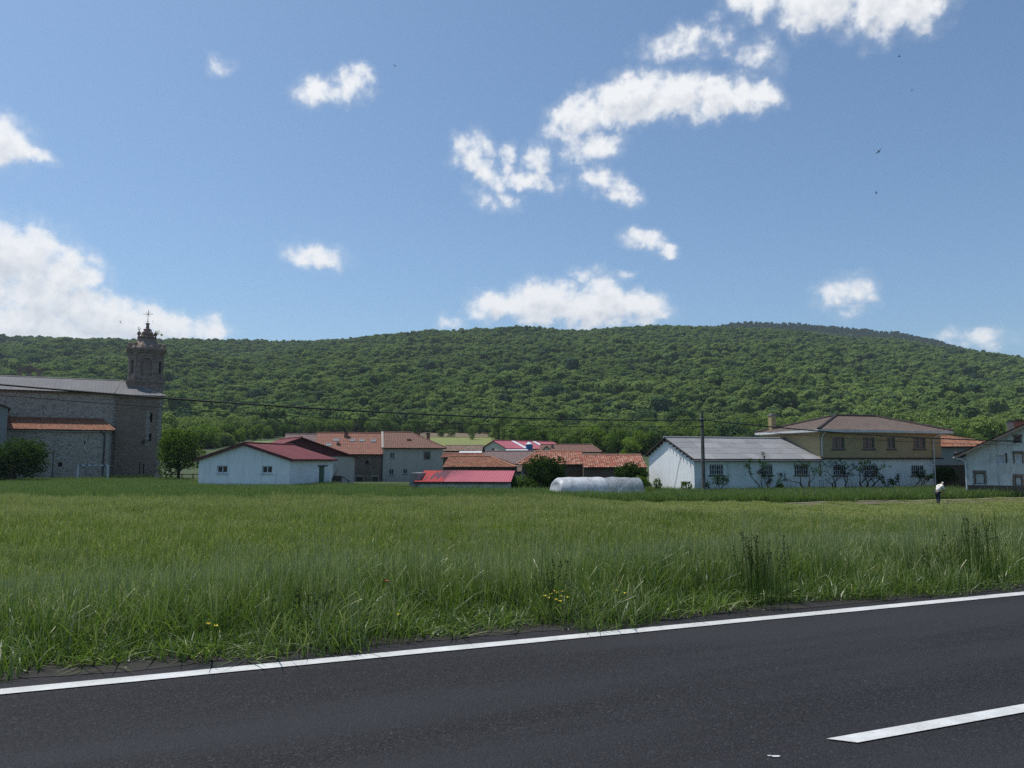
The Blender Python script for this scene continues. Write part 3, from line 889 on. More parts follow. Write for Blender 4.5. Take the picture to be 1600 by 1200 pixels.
class Bld:
    """a building standing at (x, y) turned by ang; local x runs along the front, y goes away from us"""
    def __init__(s, name, label, cat, x, y, ang, zg=ZG, group=None):
        s.x, s.y, s.zg, s.a = x, y, zg, R(ang)
        s.root = empty(name, (x, y, zg), s.a, label, cat, group)
        s.c, s.s = math.cos(s.a), math.sin(s.a)
    def lx(s, u, ly=0, v=720):
        d = direction(u, v); q = d.x / d.y
        # (x + c*lx - s*ly) = q (y + s*lx + c*ly)
        return (q * (s.y + s.c * ly) - s.x + s.s * ly) / (s.c - q * s.s)
    def lz(s, v, lx, ly=0):
        X = s.x + s.c * lx - s.s * ly; Y = s.y + s.s * lx + s.c * ly
        # use the direction whose x matches
        dy = (600 - v) / 1230
        dY = math.cos(PITCH) - dy * math.sin(PITCH); dZ = math.sin(PITCH) + dy * math.cos(PITCH)
        return EYE + Y * dZ / dY - s.zg
    def wall(s, mb, p0, p1, z0, z1, holes=(), gable=None, depth=.18, m=0):
        """outer skin of a wall from p0 to p1 (seen from outside p0 is left) with openings and their reveals"""
        p0 = Vector((*p0, 0)); p1 = Vector((*p1, 0)); L = (p1 - p0).length; d = (p1 - p0) / L
        inn = Vector((-d.y, d.x, 0))
        xs_ = sorted({0, L, *[h[0] for h in holes], *[h[1] for h in holes]}); zs = sorted({z0, z1, *[h[2] for h in holes], *[h[3] for h in holes]})
        P = lambda a, z, o=0: p0 + d * a + Vector((0, 0, z)) + inn * o
        for i in range(len(xs_) - 1):
            for j in range(len(zs) - 1):
                cx, cz = (xs_[i] + xs_[i+1]) / 2, (zs[j] + zs[j+1]) / 2
                if any(h[0] < cx < h[1] and h[2] < cz < h[3] for h in holes): continue
                mb.quad(P(xs_[i], zs[j]), P(xs_[i+1], zs[j]), P(xs_[i+1], zs[j+1]), P(xs_[i], zs[j+1]), m)
        for (a, b, c, e) in [h[:4] for h in holes]:
            mb.quad(P(a, c), P(b, c), P(b, c, depth), P(a, c, depth), m); mb.quad(P(a, e, depth), P(b, e, depth), P(b, e), P(a, e), m)
            mb.quad(P(a, c), P(a, c, depth), P(a, e, depth), P(a, e), m); mb.quad(P(b, c, depth), P(b, c), P(b, e), P(b, e, depth), m)
        if gable: mb.add([P(0, z1), P(L, z1)] + [P(a, z) for a, z in gable], [tuple(range(2 + len(gable)))], m)
        return P
    def window(s, p0, p1, h, frame='white_paint', pane='glass', sill=None, bars=0, mull=1, depth=.12, fw=.05, label=None, surround=None, rails=0, grille=False):
        p0 = Vector((*p0, 0)); p1 = Vector((*p1, 0)); L = (p1 - p0).length; d = (p1 - p0) / L; inn = Vector((-d.y, d.x, 0))
        a, b, c, e = h[:4]
        def bx(mb, a0, a1, z0, z1, o0, o1):
            q = [p0 + d * x + inn * o for x, o in ((a0, o0), (a1, o0), (a1, o1), (a0, o1))]
            V = [(v.x, v.y, z) for z in (z0, z1) for v in q]
            mb.add(V, [(3,2,1,0),(4,5,6,7),(0,1,5,4),(1,2,6,5),(2,3,7,6),(3,0,4,7)])
        f = MB()
        bx(f, a, b, c, c + fw, depth - .03, depth + .03); bx(f, a, b, e - fw, e, depth - .03, depth + .03)
        bx(f, a, a + fw, c + fw, e - fw, depth - .03, depth + .03); bx(f, b - fw, b, c + fw, e - fw, depth - .03, depth + .03)
        for k in range(mull):
            x = a + (b - a) * (k + 1) / (mull + 1); bx(f, x - fw * .45, x + fw * .45, c + fw, e - fw, depth - .028, depth + .028)
        for k in range(rails):
            z = c + (e - c) * (k + 1) / (rails + 1); bx(f, a + fw, b - fw, z - .02, z + .02, depth - .026, depth + .026)
        w_ = f.build('window', M[frame], s.root)
        if label: w_['label'] = label
        g_ = MB(); bx(g_, a + .01, b - .01, c + .01, e - .01, depth + .035, depth + .06); g_.build('pane', M[pane], w_)
        if sill:
            q = MB(); bx(q, a - .1, b + .1, c - .09, c - .005, -.1, .1); q.build('sill', M[sill], w_)
        if grille:
            q = MB()
            n = max(3, int((b - a) / .2))
            for k in range(n + 1):
                x = a + .03 + (b - a - .06) * k / n; bx(q, x - .018, x + .018, c + .01, e - .01, .0, .036)
            for k in range(3):
                z = c + .06 + (e - c - .12) * k / 2; bx(q, a + .002, b - .002, z - .015, z + .015, -.012, -.001)
            q.build('grille', M['white_paint'], w_)
        if surround:
            q = MB(); o = .14; rr = np.random.default_rng(int(abs(a) * 100))
            z = c - .05
            while z < e + .02:
                hgt = rr.uniform(.18, .3); k = rr.uniform(.6, 1.2)
                bx(q, a - o * k, a - .004, z, min(z + hgt - .02, e), -.03, .05); bx(q, b + .004, b + o * rr.uniform(.6, 1.2), z, min(z + hgt - .02, e), -.03, .05); z += hgt
            bx(q, a - o, b + o, e + .004, e + .2, -.03, .05); q.build('surround', M[surround], w_)
        return w_
    def void(s, p0, p1, h, depth=.17, mat='void', name='opening'):
        p0 = Vector((*p0, 0)); p1 = Vector((*p1, 0)); d = (p1 - p0).normalized(); inn = Vector((-d.y, d.x, 0))
        a, b, c, e = h[:4]; q = MB()
        qd = [p0 + d * x + inn * o for x, o in ((a, depth), (b, depth), (b, depth + .05), (a, depth + .05))]
        q.add([(v.x, v.y, z) for z in (c, e) for v in qd], [(3,2,1,0),(4,5,6,7),(0,1,5,4),(1,2,6,5),(2,3,7,6),(3,0,4,7)])
        return q.build(name, M[mat], s.root)
    def pipe(s, path, r=.045, mat='white_paint', name='downpipe'):
        return MB().tube(path, r, 6).build(name, M[mat], s.root)


RK = dict(tile=dict(pitch=.23, amp=.05, course=.42, step=.03, sub=6),
          fine=dict(pitch=.25, amp=.035, course=.4, step=.02, sub=6),
          sheet=dict(pitch=.5, amp=.025, course=3.0, step=.0, sub=4),
          fibre=dict(pitch=.18, amp=.03, course=1.3, step=.012, sub=4))


def chimney(b, x, y, z0, z1, w=.5, d=.5, mat='brick_red', cap='stone_sill', root=None):
    q = MB().box(x - w/2, x + w/2, y - d/2, y + d/2, z0, z1)
    ch = q.build('chimney', M[mat], root or b.root)
    q = MB().box(x - w/2 - .06, x + w/2 + .06, y - d/2 - .06, y + d/2 + .06, z1, z1 + .08)
    q.box(x - w/2 + .08, x + w/2 - .08, y - d/2 + .08, y + d/2 - .08, z1 + .08, z1 + .2)
    q.build('chimney_cap', M[cap], ch)
    return ch


def gable_house(b, W, D, he, hr, wallm, roofm, kind='tile', ov=.3, ridge=None, along_x=True, edge='trim_dark', holes_f=(), holes_r=(), holes_l=(), hipl=0, hipr=0, hb=None, ovg=.25):
    """box W x D; ridge along local x (else along y) at `ridge`; hipl / hipr = how far the hips come in"""
    mb = MB()
    sl = None
    if along_x:
        ry = ridge if ridge is not None else D / 2; hb = hb or he
        gl = None if hipl else [(D - ry, hr)]; gr = None if hipr else [(ry, hr)]
        b.wall(mb, (0, 0), (W, 0), 0, he, holes_f)
        b.wall(mb, (W, 0), (W, D), 0, he, holes_r, gr)
        b.wall(mb, (W, D), (0, D), 0, he)
        b.wall(mb, (0, D), (0, 0), 0, he, holes_l, gl)
        mb.build('wall', M[wallm], b.root)
        kf = (hr - he) / ry; kb = (hr - he) / (D - ry)
        xl, xr = -ovg, W + ovg
        r = MB(); k = RK[kind]
        if hipl: xl = -ov
        if hipr: xr = W + ov
        rl, rr = (hipl if hipl else xl), (W - hipr if hipr else xr)
        roof_face(r, [(xl, -ov, he - kf*ov), (xr, -ov, he - kf*ov), (rr, ry, hr), (rl, ry, hr)], **k)
        roof_face(r, [(xr, D + ov, he - kb*ov), (xl, D + ov, he - kb*ov), (rl, ry, hr), (rr, ry, hr)], **k)
        if hipr: roof_face(r, [(xr, -ov, he - kf*ov), (xr, D + ov, he - kb*ov), (rr, ry, hr)], **k)
        if hipl: roof_face(r, [(xl, D + ov, he - kb*ov), (xl, -ov, he - kf*ov), (rl, ry, hr)], **k)
        o = r.build('roof', [M[roofm], M[edge]], b.root, False)
        q = MB().tube([(rl, ry, hr + .05), (rr, ry, hr + .05)], .11, 8)
        if hipr: q.tube([(rr, ry, hr + .05), (xr, -ov, he - kf*ov + .05)], .09, 6).tube([(rr, ry, hr + .05), (xr, D + ov, he - kb*ov + .05)], .09, 6)
        if hipl: q.tube([(rl, ry, hr + .05), (xl, -ov, he - kf*ov + .05)], .09, 6).tube([(rl, ry, hr + .05), (xl, D + ov, he - kb*ov + .05)], .09, 6)
        q.build('ridge_cap', M[roofm], o)
    else:
        rx = ridge if ridge is not None else W / 2; hb = hb if hb is not None else he   # he = left eave, hb = right eave
        mb2 = mb
        b.wall(mb, (0, 0), (W, 0), 0, min(he, hb), holes_f)
        if he != hb:
            lo = min(he, hb)
            V = [(0, 0, lo), (W, 0, lo), (W, 0, hb), (rx, 0, hr), (0, 0, he)]
            mb.add(V, [(0, 1, 2, 3, 4)]); mb.add([(x, D, z) for x, y, z in V], [(4, 3, 2, 1, 0)])
        else:
            mb.add([(0, 0, he), (W, 0, he), (rx, 0, hr)], [(0, 1, 2)]); mb.add([(0, D, he), (W, D, he), (rx, D, hr)], [(2, 1, 0)])
        b.wall(mb, (W, 0), (W, D), 0, hb, holes_r)
        b.wall(mb, (W, D), (0, D), 0, min(he, hb))
        b.wall(mb, (0, D), (0, 0), 0, he, holes_l)
        mb.build('wall', M[wallm], b.root)
        kl = (hr - he) / rx; kr = (hr - hb) / (W - rx)
        r = MB(); k = RK[kind]
        roof_face(r, [(-ov, D + ovg, he - kl*ov), (-ov, -ovg, he - kl*ov), (rx, -ovg, hr), (rx, D + ovg, hr)], **k)
        roof_face(r, [(W + ov, -ovg, hb - kr*ov), (W + ov, D + ovg, hb - kr*ov), (rx, D + ovg, hr), (rx, -ovg, hr)], **k)
        o = r.build('roof', [M[roofm], M[edge]], b.root)
        MB().tube([(rx, -ovg, hr + .04), (rx, D + ovg, hr + .04)], .1, 8).build('ridge_cap', M[roofm], o)
    return o


# ================================================================== church
ch = Bld('church', 'grey rubble stone village church with square bell tower, slate coloured roof and tiled side aisle', 'church', -55.9, 111, 27.4)
WN = -23
mb = MB()
ch.wall(mb, (WN, 0), (0, 0), 0, 12.45, [])
ch.wall(mb, (WN, 13), (WN, 0), 0, 12.45, [], [(6.5, 14.6)])
ch.build = None
mb.build('nave_wall', M['stone_church'], ch.root)
# west block in browner stone, a little proud of the nave
xB = 5.9
mb = MB()
bs = [ch.lx(231, -.5), ch.lx(235, -.5)]
hol = [(bs[0], bs[1], 8.3, 9.6), (bs[0], bs[1], 5.6, 6.7), (ch.lx(218, -.5), ch.lx(219.6, -.5), 1.0, 2.6), (ch.lx(224, -.5), ch.lx(225.6, -.5), 1.0, 2.4)]
ch.wall(mb, (.02, -.5), (xB, -.5), 0, 12.2, [(a - .02, b - .02, c, e) for a, b, c, e in hol], depth=.3)
ch.wall(mb, (.02, .1), (.02, -.5), 0, 12.2); ch.wall(mb, (xB, -.5), (xB, 13.5), 0, 12.2); ch.wall(mb, (xB, 13.5), (0, 13.5), 0, 12.2)
wb = mb.build('west_wall', M['stone_brown'], ch.root)
for h in hol: ch.void((.02, -.5), (xB, -.5), (h[0] - .02, h[1] - .02, h[2], h[3]), .28)
q = MB()
for i in range(12):   # dressed quoins beside the slit windows
    x = ch.lx(226 if i % 2 else 225, -.5); q.box(x, x + (.35 if i % 2 else .55), -.53, -.45, 5.0 + i * .42, 5.0 + i * .42 + .3)
q.build('quoin', M['dressed'], wb); q = MB()
for i in range(24):
    q.box(xB - (.35 if i % 2 else .55), xB + .02, -.53, -.2, .6 + i * .48, .6 + i * .48 + .36)
q.build('quoin', M['dressed'], wb)
r = MB(); kf = (14.65 - 12.5) / 6.5
S = RK['sheet']
roof_face(r, [(WN - .4, -.7, 12.5 - kf*.7), (-.3, -.7, 12.5 - kf*.7), (.65, 6.5, 14.65), (WN - .4, 6.5, 14.65)], m=0, **S)
roof_face(r, [(-.3, -1.1, 12.28 - kf*.6), (xB + .4, -1.1, 12.28 - kf*.6), (.65, 6.5, 14.65)], m=0, **S)
roof_face(r, [(xB + .4, -1.1, 12.28 - kf*.6), (xB + .4, 13.9, 12.28 - kf*.6), (.65, 6.5, 14.65)], m=0, **S)
roof_face(r, [(xB + .4, 13.7, 12.3 - kf*.7), (WN - .4, 13.7, 12.3 - kf*.7), (WN - .4, 6.5, 14.65), (.65, 6.5, 14.65)], m=0, **S)
rf = r.build('roof', [M['slate'], M['trim_dark']], ch.root)
MB().tube([(WN - .4, 6.5, 14.7), (.65, 6.5, 14.7), (xB + .4, -1.1, 12.1)], .1, 6).build('ridge_cap', M['dressed'], rf)
MB().box(WN, 0, -.35, -.003, 12.02, 12.3).box(.02, xB, -.85, -.503, 11.72, 11.95).build('cornice', M['stone_brown'], ch.root)
# side aisle with orange tiles
aw = (-.5, -4)
mb = MB()
hA = [(ch.lx(130, -4) - WN, ch.lx(132, -4) - WN, 5.0, 5.45), (ch.lx(91, -4) - WN, ch.lx(97.5, -4) - WN, 2.0, 2.6)]
ch.wall(mb, (WN, -4), (-.5, -4), 0, 7.0, hA); ch.wall(mb, (-.5, -4), (-.5, -.02), 0, 7.0)
al = mb.build('aisle_wall', M['stone_church'], ch.root)
for h in hA: ch.void((WN, -4), (-.5, -4), h, .16)
r = MB()
roof_face(r, [(WN, -4.45, 6.9), (-.05, -4.45, 6.9), (-1.7, -.02, 8.5), (WN, -.02, 8.5)], **RK['tile'])
roof_face(r, [(-.05, -4.45, 6.9), (-.05, -.02, 6.95), (-1.7, -.02, 8.5)], **RK['tile'])
ar = r.build('aisle_roof', [M['tile_orange'], M['trim_dark']], ch.root)
MB().tube([(-1.7, -.05, 8.57), (-.05, -4.45, 6.97)], .1, 6).tube([(WN, -.06, 8.6), (-1.7, -.06, 8.6)], .12, 6).build('ridge_cap', M['tile_orange'], ar)
MB().box(WN, -.5, -4.3, -4.003, 6.62, 6.8).build('aisle_cornice', M['dressed'], ch.root)
xd = ch.lx(161.5, -4.1)
ch.pipe([(xd - .5, -4.3, 6.75), (xd - .1, -4.12, 6.5), (xd, -4.1, 6.0), (xd, -4.1, .8)], .09, 'dark_metal')
ch.pipe([(-.55, -4.1, 6.7), (-.55, -4.1, 0)], .06, 'grey_metal')
# tower
tx0, tx1, ty0, ty1 = 1.35, 6.15, 2.8, 7.6; tcx, tcy = (tx0 + tx1) / 2, (ty0 + ty1) / 2
tw = MB().box(tx0, tx1, ty0, ty1, 0, 14.3).build('tower_shaft', M['stone_tower'], ch.root)
def octa(h, c): return [(tcx - h, tcy - h + c), (tcx - h + c, tcy - h), (tcx + h - c, tcy - h), (tcx + h, tcy - h + c), (tcx + h, tcy + h - c), (tcx + h - c, tcy + h), (tcx - h + c, tcy + h), (tcx - h, tcy + h - c)]
q = MB().box(tx0 - .2, tx1 + .2, ty0 - .2, ty1 + .2, 14.3, 14.62); q.box(tx0 - .05, tx1 + .05, ty0 - .05, ty1 + .05, 14.0, 14.298)
q.build('tower_ledge', M['stone_tower'], ch.root)
# belfry: octagonal drum built as real walls with an arched opening and piers
oc = octa(2.25, .75); bz0, bz1 = 14.62, 18.7
mb = MB(); bel_open = []
def arch_wall(p0, p1, w, zb, zt, filled):
    p0 = Vector((*p0, 0)); p1 = Vector((*p1, 0)); L = (p1 - p0).length; d = (p1 - p0) / L; inn = Vector((-d.y, d.x, 0)); c = L / 2
    P = lambda a, z, o=0: p0 + d * a + Vector((0, 0, z)) + inn * o
    arc = [(c - w/2 * math.cos(t), zt + w/2 * math.sin(t)) for t in np.linspace(0, math.pi, 11)]
    mb.add([P(0, bz0), P(c - w/2, bz0), P(c - w/2, zt), P(0, zt)], [(0,1,2,3)]); mb.add([P(c + w/2, bz0), P(L, bz0), P(L, zt), P(c + w/2, zt)], [(0,1,2,3)])
    mb.quad(P(c - w/2, bz0), P(c + w/2, bz0), P(c + w/2, zb), P(c - w/2, zb))
    for i in range(10):
        (a0, z0), (a1, z1) = arc[i], arc[i+1]; e0 = 0 if i == 0 else a0; e1 = L if i == 9 else a1
        if i == 0: mb.add([P(0, zt), P(a0, z0), P(a1, z1), P(a1, bz1), P(0, bz1)], [(0,1,2,3,4)])
        elif i == 9: mb.add([P(a0, z0), P(a1, z1), P(L, zt), P(L, bz1), P(a0, bz1)], [(0,1,2,3,4)])
        else: mb.quad(P(a0, z0), P(a1, z1), P(a1, bz1), P(a0, bz1))
        mb.quad(P(a0, z0, .35), P(a1, z1, .35), P(a1, z1), P(a0, z0))
    mb.quad(P(c - w/2, zb), P(c - w/2, zb, .35), P(c - w/2, zt, .35), P(c - w/2, zt)); mb.quad(P(c + w/2, zb, .35), P(c + w/2, zb), P(c + w/2, zt), P(c + w/2, zt, .35))
    bel_open.append(([P(c - w/2, zb, .3), P(c + w/2, zb, .3)] + [P(a, z, .3) for a, z in reversed(arc)], filled))
for i in range(8):
    a, b_ = oc[i], oc[(i + 1) % 8]
    L = math.dist(a, b_)
    # octa() runs counter-clockwise seen from above, so p0 is left seen from outside
    if i % 2 == 1: arch_wall(a, b_, 1.5, 15.3, 17.2, i == 1)
    else: arch_wall(a, b_, .5, 15.6, 17.3, i != 2)
bf = mb.build('belfry', M['stone_tower'], ch.root)
for poly, filled in bel_open:
    MB().add(poly, [tuple(range(len(poly)))]).build('belfry_arch', M['stone_tower' if filled else 'void'], bf)
for i, (x, y) in enumerate(oc):
    MB().lathe(x * .985 + tcx * .015, y * .985 + tcy * .015, [(.2, 14.62), (.2, 14.9), (.15, 14.95), (.15, 18.3), (.2, 18.4), (.22, 18.7)], 6).build('pilaster', M['stone_tower'], bf)
q = MB().prism(octa(2.33, .78), 18.3, 18.45).prism(octa(2.42, .8), 18.702, 18.9).prism(octa(2.55, .84), 18.902, 19.12).prism(octa(2.72, .9), 19.122, 19.34)
q.build('cornice', M['stone_tower'], ch.root)
q = MB(); prof = [(2.25, 19.34), (2.15, 19.6), (1.95, 19.95), (1.65, 20.3), (1.4, 20.7), (1.25, 21.1)]
q.lathe(tcx, tcy, prof, 8, 0, R(22.5))
q.build('dome', M['stone_tower'], ch.root)
q = MB().lathe(tcx, tcy, [(1.4, 21.1), (1.45, 21.25), (1.1, 21.27), (.95, 21.5), (.85, 21.95), (.55, 22.1), (.5, 22.4), (.62, 22.5), (.3, 22.6), (.2, 23.2), (.3, 23.3), (.32, 23.45), (.06, 23.5)], 8, 0, R(22.5))
q.build('lantern', M['stone_tower'], ch.root)
def urn(x, y, z, s):
    return MB().lathe(x, y, [(.16*s, z), (.2*s, z + .1*s), (.09*s, z + .2*s), (.12*s, z + .35*s), (.3*s, z + .55*s), (.32*s, z + .8*s), (.14*s, z + .9*s), (.1*s, z + 1.1*s), (.02*s, z + 1.2*s)], 7)
ux_, uy_ = zip(*octa(2.35, .78))
for x, y in zip(ux_, uy_): urn(x, y, 19.34, .9).build('urn', M['stone_tower'], ch.root)
for k in range(8):
    a = R(22.5 + 45 * k); urn(tcx + 1.22 * math.cos(a), tcy + 1.22 * math.sin(a), 21.25, .85).build('urn', M['stone_tower'], ch.root)
q = MB(); z = 23.5
q.tube([(tcx, tcy, z - .05), (tcx, tcy, z + 1.95)], .04, 6)
ca, sa = math.cos(-ch.a), math.sin(-ch.a)
for dx_, z0_, z1_ in ((.72, 1.35, 1.35),): q.tube([(tcx - dx_*ca, tcy - dx_*sa, z + z0_), (tcx + dx_*ca, tcy + dx_*sa, z + z1_)], .035, 6)
for s_ in (-1, 1):
    q.tube([(tcx - .35*s_*ca, tcy - .35*s_*sa, z + 1.0), (tcx + .35*s_*ca, tcy + .35*s_*sa, z + 1.7)], .022, 5)
    q.tube([(tcx, tcy, z + .35), (tcx + .2*s_*ca, tcy + .2*s_*sa, z + .15)], .02, 5)
q.build('cross', M['iron'], ch.root)
# weeds rooted on the tower top
V, F = leaves([(tcx + 1.6*ca, tcy - 1.2, 22.0, .3, .3, .4), (tcx + 1.9, tcy - 1.5, 21.6, .2, .2, .3), (tcx - 1.2, tcy - 1.2, 22.4, .25, .25, .25)], 60, .2)
mesh_np('tower_weeds', V, F, fol_edge, ch.root)['kind'] = 'stuff'
# small bell gable behind the ridge
bx0 = ch.lx(46, 10, 585); q = MB()
q.box(bx0 - 1.5, bx0 - .95, 9.6, 10.2, 13, 15.8).box(bx0 - .25, bx0 + .25, 9.6, 10.2, 13, 15.8).box(bx0 + .95, bx0 + 1.5, 9.6, 10.2, 13, 15.8)
q.box(bx0 - 1.65, bx0 + 1.65, 9.5, 10.3, 15.8, 16.0)
q.add([(bx0 - 1.65, 9.6, 16.0), (bx0 + 1.65, 9.6, 16.0), (bx0, 9.6, 16.7), (bx0 - 1.65, 10.2, 16.0), (bx0 + 1.65, 10.2, 16.0), (bx0, 10.2, 16.7)], [(0,1,2), (5,4,3), (0,2,5,3), (1,4,5,2)])
q.build('bell_gable', M['stone_tower'], ch.root)
for dx_ in (-1.55, 0, 1.55): urn(bx0 + dx_, 9.9, 16.0 + (.7 if dx_ == 0 else 0), .5).build('urn', M['stone_tower'], ch.root)
# wall lantern on the tower block
xl = ch.lx(231, -.5); zl = ch.lz(691, xl, -.5)
MB().tube([(xl, -.5, zl), (xl - .2, -.8, zl + .25), (xl - .7, -1.2, zl + .3)], .03, 5).lathe(xl - .75, -1.25, [(.05, zl + .35), (.22, zl + .2), (.2, zl - .1), (.1, zl - .3)], 6).build('wall_lantern', M['dark_metal'], ch.root)

# far-left house corner
p = at(7.5, 720, 97)
fl = Bld('house', 'dark roofed grey house cut by the left edge, in front of the church', 'house', p.x - 12 * math.cos(R(34)), p.y - 12 * math.sin(R(34)), 34)
fl.c = fl.c
gable_house(fl, 12, 9, fl.lz(637, 12), fl.lz(600, 6), 'concrete', 'tile_dark', along_x=False, hb=fl.lz(637, 12), edge='trim_red', holes_f=[(10.2, 11.2, 3.6, 5.2)])
fl.window((0, 0), (12, 0), (10.2, 11.2, 3.6, 5.2), 'trim_dark', sill='stone_sill')

# ================================================================== low white farm building, dark red roof
fb = Bld('farm_building', 'low white rendered farm building with dark red sheet roof and green door', 'farm building', -29.6, 74.8, -11.3)
he, hr, W, D = 3.05, 4.45, 9.3, 9.5
wn = [(fb.lx(339.5), fb.lx(356), fb.lz(739, 2), fb.lz(727.5, 2)), (fb.lx(409.5), fb.lx(426), fb.lz(739.5, 6), fb.lz(728, 6))]
ld = lambda u: (-(direction(u, 730).x / direction(u, 730).y) * (fb.y + fb.s * W) + (fb.x + fb.c * W)) / (fb.s * -1 * -1 * -1 + 0) if False else 0
mbx = [6.2, 7.5, .0, 2.25]
gable_house(fb, W, D, he, hr, 'white', 'sheet_red', 'sheet', ov=.35, along_x=False, edge='trim_red', holes_f=wn, holes_r=[tuple(mbx)])
for h in wn: fb.window((0, 0), (W, 0), h, 'white_paint', mull=1, sill='white_paint', fw=.09)
dd = fb.void((W, 0), (W, D), tuple(mbx), .1, 'green_door', 'door')
MB().box(W - .02, W + .12, 5.9, 8.0, 2.25, 2.36).build('door_lintel', M['stone_sill'], fb.root)
q = MB()   # red barge boards and gutter
for x0, x1 in ((-.4, W/2), (W + .4, W/2)):
    z0 = he - .4 * (hr - he) / (W/2)
    q.add([(x0, -.32, z0 - .22), (x1, -.32, hr - .2), (x1, -.32, hr + .06), (x0, -.32, z0 + .04), (x0, -.26, z0 - .22), (x1, -.26, hr - .2), (x1, -.26, hr + .06), (x0, -.26, z0 + .04)], [(0,1,2,3), (7,6,5,4), (3,2,6,7), (0,4,5,1)])
q.box(W + .34, W + .46, -.3, D + .2, he - .26, he - .1)
q.build('barge_board', M['trim_red'], fb.root)

# red roofed building behind it
f2 = Bld('farm_building', 'grey walled building with dark red gabled roof rising behind the low white one', 'farm building', -30.25, 88.8, 29.5)
gable_house(f2, 13, 10, 3.3, 5.5, 'grey_render', 'sheet_red', 'sheet', ov=.4, along_x=False, edge='trim_red', ovg=.45)
V = [(.2, -.02, 3.3), (12.8, -.02, 3.3), (6.5, -.02, 5.4)]
MB().add(V + [(x, -.06, z) for x, y, z in V], [(0, 2, 1), (3, 4, 5), (0, 3, 5, 2), (1, 2, 5, 4), (0, 1, 4, 3)]).build('gable_cladding', M['trim_red'], f2.root)
# parked harrow or mower by its wall
p = at(526, 752, 80)
hm = empty('farm_implement', (p.x, p.y, ZG), R(10), 'small rusty wheeled farm implement beside the low white farm building', 'farm tool')
q = MB()
for sx_ in (-.45, .45):
    pts = [(sx_, .5*math.cos(t), .55 + .5*math.sin(t)) for t in np.linspace(0, 2*math.pi, 17)]
    wq = MB().tube(pts, .04, 6)
    for t in np.linspace(0, math.pi, 5)[:-1]: wq.tube([(sx_, .48*math.cos(t), .55 + .48*math.sin(t)), (sx_, -.48*math.cos(t), .55 - .48*math.sin(t))], .015, 4)
    wq.build('wheel', M['iron'], hm)
q.tube([(-.5, 0, .55), (.5, 0, .55)], .05, 6).tube([(-.3, 0, .55), (-.2, .3, 1.5), (.1, .4, 1.9)], .05, 6).tube([(.3, 0, .55), (.5, .4, 1.2), (1.3, .4, .7)], .05, 6).box(-.4, .5, -.3, .4, .7, 1.3)
q.tube([(.9, .4, .2), (1.1, .4, .9), (1.4, .4, .3)], .05, 6)
q.build('frame', M['iron'], hm)

# ================================================================== stone house and grey house
h5 = Bld('stone_house', 'rubble stone house with terracotta roof, skylights and brick chimneys', 'house', -26.6, 106.35, 10)
W5 = 9.05; he5, hr5 = 3.95, 6.7
hol = [(h5.lx(557), h5.lx(567.5), h5.lz(756, 4), h5.lz(745, 4)), (h5.lx(582), h5.lx(591), h5.lz(756, 8), h5.lz(745, 8)), (h5.lx(571.5), h5.lx(576), h5.lz(725, 6), h5.lz(719.5, 6))]
o5 = gable_house(h5, W5, 10, he5, hr5, 'stone_house', 'tile_house', 'fine', ov=.5, ridge=5, holes_f=hol, ovg=.05)
for h in hol[:2]: h5.window((0, 0), (W5, 0), h, 'trim_dark', 'glass', mull=0, surround='dressed')
h5.void((0, 0), (W5, 0), hol[2])
k5 = (hr5 - he5) / 5
for (u, v) in [(525.5, 689), (551, 689.3), (565.5, 689.6), (583.5, 689.8), (514, 696.5)]:
    fr = (707 - v) / 30; ly = fr * 5; x = h5.lx(u, ly, v); z = he5 + k5 * ly
    q = MB()
    for (a0, a1, b0, b1) in ((-.36, .36, -.3, -.24), (-.36, .36, .24, .3), (-.36, -.3, -.24, .24), (.3, .36, -.24, .24)):
        V = [(x + a, ly + b, z + k5*b + o_) for o_ in (.05, .14) for a, b in ((a0, b0), (a1, b0), (a1, b1), (a0, b1))]
        q.add(V, [(3,2,1,0),(4,5,6,7),(0,1,5,4),(1,2,6,5),(2,3,7,6),(3,0,4,7)])
    sk = q.build('skylight', M['grey_metal'], h5.root)
    MB().add([(x + a, ly + b, z + k5*b + .1) for a, b in ((-.3, -.24), (.3, -.24), (.3, .24), (-.3, .24))], [(0,1,2,3)]).build('pane', M['skylight'], sk)
ly = 4.0; x = h5.lx(541, ly, 680); chimney(h5, x, ly, 5.6, h5.lz(675, x, ly), .55, .5)
ly = 1.9; x = h5.lx(528.5, ly, 697); chimney(h5, x, ly, 4.6, h5.lz(693, x, ly), .38, .38)
MB().tube([(W5 - .05, -.5, he5 - .15), (W5 - .05, -.12, he5 - .5), (W5 - .05, -.1, 0)], .05, 6).build('downpipe', M['dark_metal'], h5.root)
h5b = Bld('house', 'grey tiled roof behind the stone house with skylights', 'house', *[(p := at(444, 700, 125)).x, p.y], 8)
gable_house(h5b, 6.2, 6, h5b.lz(694, 2), h5b.lz(678.5, 2, 3), 'grey_render', 'purple', 'fine', ov=.3)

